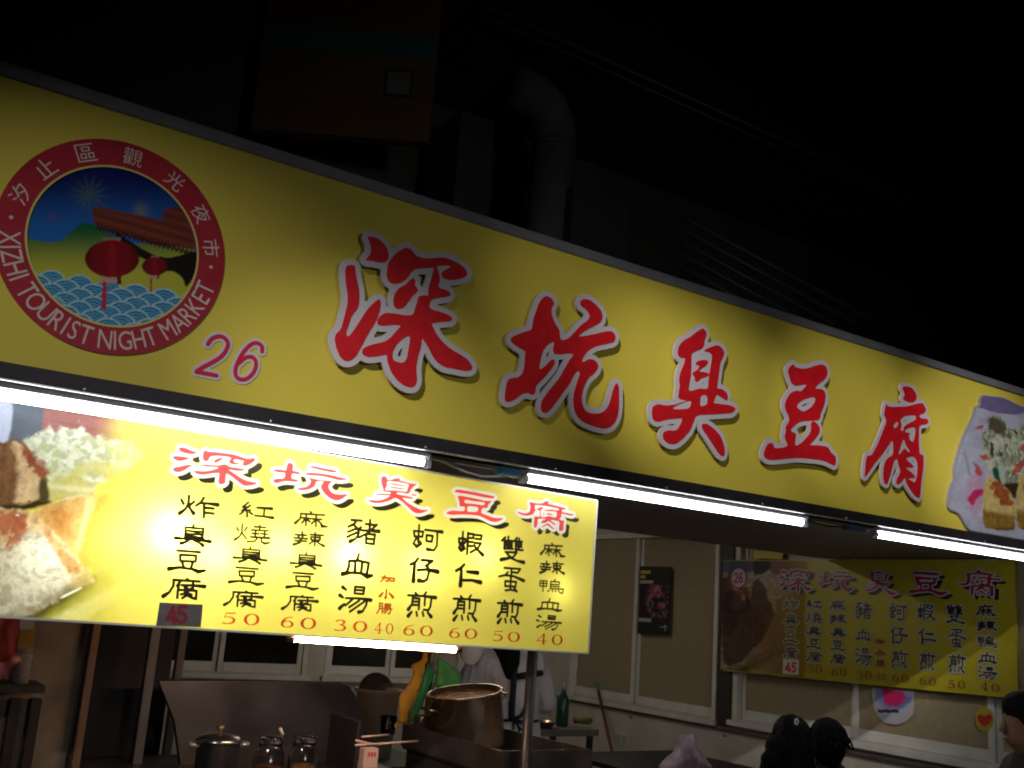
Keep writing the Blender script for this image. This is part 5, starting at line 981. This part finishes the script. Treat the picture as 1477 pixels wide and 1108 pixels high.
# pink bag on table
tb = thing('dining_table', 'dark table in front of the side wall carrying the pink bag', 'table', (4.9, 5.2, 0)); pk_ = at(990, 1108, Y=5.0)
tz = pk_.z + .0
box('table_top', (4.35, 4.85, tz - .03), (5.4, 5.7, tz), M_black, tb)
for xx in (4.4, 5.3):
    for yy in (4.9, 5.6): box('leg', (xx, yy, 0.03), (xx + .04, yy + .04, tz - .031), M_black, tb)
cloth('pink_bag', [(954,1112),(960,1094),(972,1084),(977,1074),(979,1062),(986,1058),(992,1061),(999,1057),(1004,1064),(1004,1076),(1011,1082),(1018,1094),(1023,1112)], 5.0, mat('pink_translucent_bag', (.62, .44, .50), .4, nz=.4, ns=14), None, .05, 'pale pink plastic bag with a knotted top on the dark table', 'bag')
print('kitchen ok')

# ------------------------------------------------------------------ people
SKIN_M = mat('warm_skin', (.24, .13, .09), .5, nz=.1, ns=12); HAIR = mat('black_hair', (.004, .0035, .0035), .7, spec=.15, nz=.3, ns=60, bump=.6, bs=200, stretch=(1, 1, .1))
def Tm(o, yaw):   # turn body-frame points (x right, y forward, z up) about the vertical through o
    c_, s_ = math.cos(yaw), math.sin(yaw)
    return lambda x, y, z, *r: (o[0] + c_ * x - s_ * y, o[1] + s_ * x + c_ * y, o[2] + z, *r)
# the cook seen from behind, leaning forward over a bench
ck = thing('person', 'cook seen from behind in a white shirt with black apron straps', 'person', (3.85, 5.5, .03))
T = Tm((3.83, 5.55, 0), math.radians(-8)); BODY_YAW[0] = math.radians(-8)
body = {'pelvis': T(0, -.02, .86, .16, .12), 'waist': T(0, 0, 1.0, .14, .10), 'chest': T(0, .05, 1.16, .17, .115), 'neck0': T(0, .12, 1.33, .07), 'neck': T(0, .18, 1.42, .055), 'head0': T(0, .22, 1.50, .08), 'head': T(0, .25, 1.57, .095), 'crown': T(0, .26, 1.65, .07),
        'shL': T(-.17, .09, 1.27, .065), 'elL': T(-.27, .12, 1.02, .045), 'wrL': T(-.2, .36, .95, .03), 'haL': T(-.18, .43, .95, .035),
        'shR': T(.17, .09, 1.27, .065), 'elR': T(.32, .14, 1.00, .045), 'wrR': T(.24, .38, .93, .03), 'haR': T(.22, .45, .93, .035),
        'hipL': T(-.1, 0, .82, .1), 'knL': T(-.1, .03, .48, .065), 'anL': T(-.1, 0, .1, .045), 'toL': T(-.1, .16, .06, .04), 'hipR': T(.1, 0, .82, .1), 'knR': T(.1, .03, .48, .065), 'anR': T(.1, 0, .1, .045), 'toR': T(.1, .16, .06, .04)}
ED = [('pelvis', 'waist'), ('waist', 'chest'), ('chest', 'neck0'), ('neck0', 'neck'), ('neck', 'head0'), ('head0', 'head'), ('head', 'crown'), ('chest', 'shL'), ('shL', 'elL'), ('elL', 'wrL'), ('wrL', 'haL'), ('chest', 'shR'), ('shR', 'elR'), ('elR', 'wrR'), ('wrR', 'haR'), ('pelvis', 'hipL'), ('hipL', 'knL'), ('knL', 'anL'), ('anL', 'toL'), ('pelvis', 'hipR'), ('hipR', 'knR'), ('knR', 'anR'), ('anR', 'toR')]
skin('body', body, ED, SKIN_M, ck)
sh_ = {'hem': T(0, -.03, .84, .20, .165), 'waist': T(0, -.01, 1.0, .185, .15), 'chest': T(0, .045, 1.17, .205, .15), 'up': T(0, .10, 1.29, .14, .10), 'col': T(0, .15, 1.36, .075, .07),
       'shL': T(-.18, .09, 1.255, .10), 'slL': T(-.245, .11, 1.13, .092), 'cuL': T(-.275, .12, 1.05, .085), 'shR': T(.18, .09, 1.255, .10), 'slR': T(.27, .12, 1.12, .092), 'cuR': T(.315, .14, 1.03, .088)}
shirt_m = mat('white_shirt_cloth', (.60, .54, .55), .8, nz=.12, ns=5, bump=.8, bs=9, bd=.06, stretch=(1.6, 1.6, .55))
skin('shirt', sh_, [('hem', 'waist'), ('waist', 'chest'), ('chest', 'up'), ('up', 'col'), ('chest', 'shL'), ('shL', 'slL'), ('slL', 'cuL'), ('chest', 'shR'), ('shR', 'slR'), ('slR', 'cuR')], shirt_m, ck, 3)
skin('hair', {'a': T(0, .22, 1.60, .10), 'b': T(0, .16, 1.52, .09), 'c': T(-.04, .04, 1.37, .095), 'd': T(-.05, -.03, 1.28, .075), 'e': T(-.06, -.075, 1.20, .04)}, [('a', 'b'), ('b', 'c'), ('c', 'd'), ('d', 'e')], HAIR, ck)
apm = mat('black_apron_cloth', (.012, .010, .012), .8)
def on_back(x, z):
    x -= .06; return T(x, -.11 + (z - 1.17) * .10 - .05 + x * x * 1.6, z)
def strap(pts, r, par): return tube('apron_strap', [on_back(*p) for p in pts], r, apm, par, 8)
strap([(0, 1.25), (-.005, 1.18), (-.01, 1.08), (-.012, .99), (-.012, .94)], .018, ck)
strap([(0.02, 1.20), (.10, 1.215), (.2, 1.225)], .02, ck); strap([(-.18, .93), (-.1, .935), (-.012, .94), (.1, .935), (.18, .94)], .009, ck)
strap([(0, .945), (.05, .97), (.09, 1.03)], .013, ck); strap([(.01, .94), (.05, .925), (.08, .90), (.07, .88), (.04, .90), (0, .94)], .006, ck); strap([(0, .94), (.0, .88)], .006, ck); strap([(.02, .94), (.045, .86)], .006, ck)
# seated customers
def seated(loc, yaw, label, cloth_m, hairkind, headr=.1, lean=0.):
    BODY_YAW[0] = yaw; t = thing('person', label, 'person', (loc[0], loc[1], .03)); T = Tm((loc[0], loc[1], loc[2] - 1.24), yaw)      # z: crown at 1.24 above the floor
    b = {'pelvis': T(0, -.05, .53, .15, .12), 'waist': T(0, -.04, .66, .13, .1), 'chest': T(0, 0, .83, .16, .11), 'neck0': T(0, .03, .97, .07), 'neck': T(0, .045, 1.01, .052), 'jaw': T(0, .085, 1.055, .062, .062), 'head': T(0, .06, 1.13, .078, .095), 'crown': T(0, .05, 1.175, .06, .07),
         'shL': T(-.16, 0, .91, .06), 'elL': T(-.22, .1, .68, .04), 'wrL': T(-.12, .3, .72, .028), 'haL': T(-.09, .36, .74, .03), 'shR': T(.16, 0, .91, .06), 'elR': T(.22, .1, .68, .04), 'wrR': T(.12, .3, .72, .028), 'haR': T(.09, .36, .74, .03),
         'hipL': T(-.1, 0, .52, .09), 'knL': T(-.12, .42, .5, .065), 'anL': T(-.12, .4, .1, .04), 'toL': T(-.12, .54, .06, .035), 'hipR': T(.1, 0, .52, .09), 'knR': T(.12, .42, .5, .065), 'anR': T(.12, .4, .1, .04), 'toR': T(.12, .54, .06, .035)}
    e = [(a, c_) if a not in ('neck',) else ('neck', 'jaw') for a, c_ in ED if a not in ('neck', 'head0', 'head')] + [('jaw', 'head'), ('head', 'crown')]
    skin('body', b, e, SKIN_M, t)
    s = {'hem': T(0, -.05, .55, .18, .15), 'waist': T(0, -.04, .67, .165, .135), 'chest': T(0, 0, .84, .18, .13), 'up': T(0, .02, .94, .12, .09), 'shL': T(-.165, 0, .905, .078), 'slL': T(-.21, .06, .77, .065), 'shR': T(.165, 0, .905, .078), 'slR': T(.21, .06, .77, .065)}
    skin('shirt', s, [('hem', 'waist'), ('waist', 'chest'), ('chest', 'up'), ('chest', 'shL'), ('shL', 'slL'), ('chest', 'shR'), ('shR', 'slR')], cloth_m, t)
    # face
    def blob(name, c_, r, m, s_=(1, 1, 1)):
        bm = bme(); bmesh.ops.create_uvsphere(bm, u_segments=16, v_segments=10, radius=r); bmesh.ops.scale(bm, vec=s_, verts=bm.verts); bmesh.ops.rotate(bm, matrix=Matrix.Rotation(yaw, 3, 'Z'), verts=bm.verts); bmesh.ops.translate(bm, vec=Vector(T(*c_)), verts=bm.verts); return link(name, fin(bm), m, t, smooth=True)
    tube('nose', [T(0, .145, 1.125), T(0, .155, 1.095), T(0, .162, 1.078), T(0, .145, 1.068)], [.008, .011, .0125, .008], SKIN_M, t, 10)
    for sx in (-1, 1):
        ey = blob('eye', (sx * .032, .130, 1.12), .0095, mat('eye_white', (.35, .33, .3), .3)); blob('iris', (sx * .032, .1365, 1.12), .005, M_black).parent = ey
        tube('eyebrow', [T(sx * .015, .143, 1.139), T(sx * .033, .140, 1.145), T(sx * .052, .128, 1.139)], .0035, HAIR, t, 6); blob('ear', (sx * .083, .05, 1.105), .022, SKIN_M, (.4, .8, 1.3))
    tube('mouth', [T(-.025, .138, 1.045), T(0, .15, 1.047), T(.025, .138, 1.045)], [.004, .008, .004], mat('lip_skin', (.3, .12, .1), .5), t, 8)
    # hair: cap with strands
    if hairkind == 'short': hp = {'a': T(0, .035, 1.152, .100, .112), 'b': T(0, .075, 1.17, .080, .08), 'd': T(0, -.01, 1.10, .088, .085), 'e': T(0, -.01, 1.03, .06, .05)}
    else: hp = {'a': T(0, .035, 1.15, .105, .118), 'b': T(0, .07, 1.165, .09, .085), 'd': T(0, -.02, 1.08, .105, .09), 'e': T(0, -.04, .97, .10, .07), 'f': T(0, -.05, .84, .07, .04)}
    hr = skin('hair', hp, [('a', 'b'), ('a', 'd'), ('d', 'e')] + ([('e', 'f')] if hairkind != 'short' else []), HAIR, t, 3, .009, extra=[] if hairkind == 'short' else [(T(-.10, -.03, 1.09)[:3], (.07, .07)), (T(-.15, -.06, 1.03)[:3], (.055, .05)), (T(-.185, -.07, .99)[:3], (.03, .03))])
    bm = bme(); R_ = random.Random(3)
    for k in range(170):
        th_ = R_.uniform(0, 2 * math.pi); ph = R_.uniform(.1, 1.5); d = Vector((math.cos(th_) * math.sin(ph), math.sin(th_) * math.sin(ph), math.cos(ph)))
        if d.y > .45: continue
        c0 = Vector((0, .02, 1.12)); a = c0 + Vector((d.x * .11, d.y * .12, d.z * .12)); dn = 1 if hairkind == 'short' else 2.6
        pts = [a, a + Vector((d.x * .014, d.y * .014, -.02 * dn)), a + Vector((d.x * .016 + R_.uniform(-.01, .01), d.y * .016, -.05 * dn))]
        addtube(bm, [T(*p) for p in pts], [.006, .004, .001], 5)
    link('hair_strands', fin(bm), HAIR, hr, smooth=True)
    return t, T
pat = mat('patterned_blouse', (.25, .24, .23), .8, stain=(.02, .02, .02), ns=40)
h1, h2, hm = at(1146, 1036, Y=3.8), at(1193, 1039, Y=3.78), at(1496, 1000, Y=2.5)
c1, TC = seated((h1.x, h1.y, h1.z), math.radians(-28), 'seated woman with dark hair and a white hair clip, seen from behind', pat, 'long')
c2, _ = seated((h2.x + .02, h2.y, h2.z), math.radians(-35), 'seated person with smooth black hair right of the woman with the clip', mat('dark_tshirt', (.02, .02, .022), .8), 'short')
c3, _ = seated((hm.x, hm.y, hm.z), math.radians(58), 'man with short black hair seated at the right edge, face in profile', mat('dark_polo', (.015, .015, .02), .8), 'short')
# stool seats under the seated people
for t, lab in ((c1, 'dark stool under the woman with the hair clip'), (c2, 'dark stool under the person with smooth black hair'), (c3, 'dark stool under the man at the right edge')):
    s = thing('stool', lab, 'stool', (t.location.x, t.location.y, .03)); z = .40
    x, y = t.location.x, t.location.y; lathe('seat', [(.001, .36), (.15, .36), (.155, .375), (.15, .39), (.001, .39)], (x, y, 0), M_black, s, 24)
    for k in range(4):
        a = math.pi / 4 + k * math.pi / 2; tube('leg', [(x + .1 * math.cos(a), y + .1 * math.sin(a), .36), (x + .16 * math.cos(a), y + .16 * math.sin(a), .03)], .012, M_black, s, 8)
# hair clip: white flower of small loops
cl = at(1149, 1041, Y=3.68); bm = bme()
for k in range(5):
    a = 2 * math.pi * k / 5; r = .012; bmesh.ops.create_uvsphere(bm, u_segments=10, v_segments=6, radius=.007, matrix=Matrix.Translation(cl + Vector((math.cos(a) * r, -.0, math.sin(a) * r))) @ Matrix.Diagonal((1.1, .5, 1.1, 1)))
prop(link('hair_clip', fin(bm), mat('pearl_clip', (.8, .8, .78), .2), smooth=True), 'white flower hair clip in the dark hair of the seated woman', 'hair clip')

# ------------------------------------------------------------------ unlit building above the sign
M_fac = mat('dark_tiled_facade', (.05, .05, .043), .7, nz=.3, ns=2)
o = box('upper_building', (-3, 5.6, 3.05), (14, 6.1, 8), M_fac); prop(o, 'unlit building front rising above the long sign', 'building')
o = box('canopy_deck', (XL - 1, 3.5, 3.05), (9, 5.6, 3.12), mat('dark_canopy_sheet', (.03, .03, .032), .6, nz=.3)); o['kind'] = 'structure'
M_gut = mat('painted_gutter', (.05, .05, .05), .45, nz=.2)
g0, g1 = at(711, 0, Y=4.4), at(1477, 357, Y=4.4)
gt = thing('roof_gutter', 'thin pale gutter line crossing the dark building above the sign', 'gutter', (g0.x, 4.4, g0.z))
tube('gutter_pipe', [(g0.x - .05, 4.4, 4.86), (g1.x + 3, 4.4, 4.86)], .012, M_gut, gt, 8); tube('gutter_edge', [(g0.x - .05, 4.43, 4.815), (g1.x + 3, 4.43, 4.815)], .008, M_gut, gt, 8)
o = box('awning_roof', (g0.x - .05, 4.43, 4.87), (g1.x + 3, 5.6, 4.95), M_black); prop(o, 'black awning roof behind the thin gutter line', 'awning')
# orange light-box sign that hangs unlit above, turned towards the alley
bs = thing('billboard', 'unlit orange billboard with a teal band above the sign', 'billboard', (2.0, 5.0, 4.2))
T = Tm((2.02, 5.0, 0), math.radians(-33))
def fb(name, x0, x1, z0, z1, y0, y1, m, par):
    bm = bme(); addbox(bm, (x0, y0, z0), (x1, y1, z1), .002); bmesh.ops.transform(bm, matrix=Matrix.Translation((2.02, 5.0, 0)) @ Matrix.Rotation(math.radians(-33), 4, 'Z'), verts=bm.verts); return link(name, fin(bm), m, par)
fb('orange_face', -.50, .50, 4.12, 6.4, 0, .08, mat('orange_panel', (.13, .068, .022), .5, nz=.25, ns=3), bs)
fb('teal_band', -.50, .50, 4.63, 4.77, -.004, -.001, mat('teal_panel', (.015, .12, .10), .5), bs)
for k in range(7): fb('band_mark', -.22 + k * .07, -.175 + k * .07, 4.68, 4.72, -.007, -.005, mat('pale_mark', (.08, .1, .09), .5), bs)
fb('screen_picture', .22, .38, 4.38, 4.55, -.006, -.001, M_black, bs); fb('screen_white', .235, .365, 4.395, 4.535, -.009, -.007, mat('pale_screen_print', (.13, .14, .11), .5), bs)
for k in range(4): fb('stripe', .2, .38, 5.0 + k * .045, 5.022 + k * .045, -.005, -.001, M_black, bs)
for k in range(4): fb('text_line', -.45 + k * .02, .1 - k * .03, 4.32 - k * .05, 4.335 - k * .05, -.005, -.001, mat('brown_mark', (.18, .05, .02), .5), bs)
# vertical duct with a bent top, and a pale cabinet
dp = at(795, 215, Y=4.8); du = thing('exhaust_duct', 'grey exhaust duct with a bent top above the sign', 'duct', (dp.x, 4.8, 3.15))
M_duct = mat('galvanised_duct', (.08, .083, .086), .8, .0, nz=.2)
tube('duct_pipe', [(dp.x - .04, 4.8, 3.1), (dp.x, 4.8, 3.9), (dp.x + .02, 4.8, 4.45)], .13, M_duct, du, 24)
tube('duct_elbow', [(dp.x + .02, 4.8, 4.451), (dp.x + .01, 4.8, 4.56), (dp.x - .05, 4.8, 4.65), (dp.x - .15, 4.8, 4.70), (dp.x - .3, 4.8, 4.71)], .134, M_duct, du, 24)
for k in range(5): lathe('duct_rib', [(.135, 0), (.142, .006), (.135, .012)], (dp.x + .02, 4.8, 4.30 + k * .035), M_duct, du, 24)
cb = at(690, 170, Y=5.0); o = box('wall_cabinet', (cb.x - .12, 5.0, 3.7), (cb.x + .12, 5.4, 4.55), mat('grey_cabinet', (.04, .042, .045), .5, nz=.15)); prop(o, 'dim grey cabinet left of the exhaust duct above the sign', 'cabinet')
ac = at(845, 300, Y=4.6); at_ = thing('air_conditioner', 'dim outdoor air conditioner box right of the exhaust duct', 'air conditioner', (ac.x, 4.6, 3.12)); box('ac_case', (ac.x - .1, 4.6, 3.13), (ac.x + .35, 4.95, ac.z + .12), mat('grey_ac_case', (.04, .04, .038), .5), at_)
for k in range(6): box('ac_slat', (ac.x - .08, 4.59, 3.2 + k * .07), (ac.x + .33, 4.599, 3.225 + k * .07), M_gut, at_, 0)
for k in range(5):
    a, b = at(991 - k * 4, 317 + k * 16, Y=4.3), at(1262 - k * 30, 464 + k * 2, Y=4.0)
    if k == 0: lv = thing('louvre', 'faint sloping louvre slats above the middle of the sign', 'louvre', a)
    tube('slat', [a, b], .014, mat('dim_slat', (.05, .05, .045), .6), lv, 6)
print('scene ok', len(bpy.data.objects))
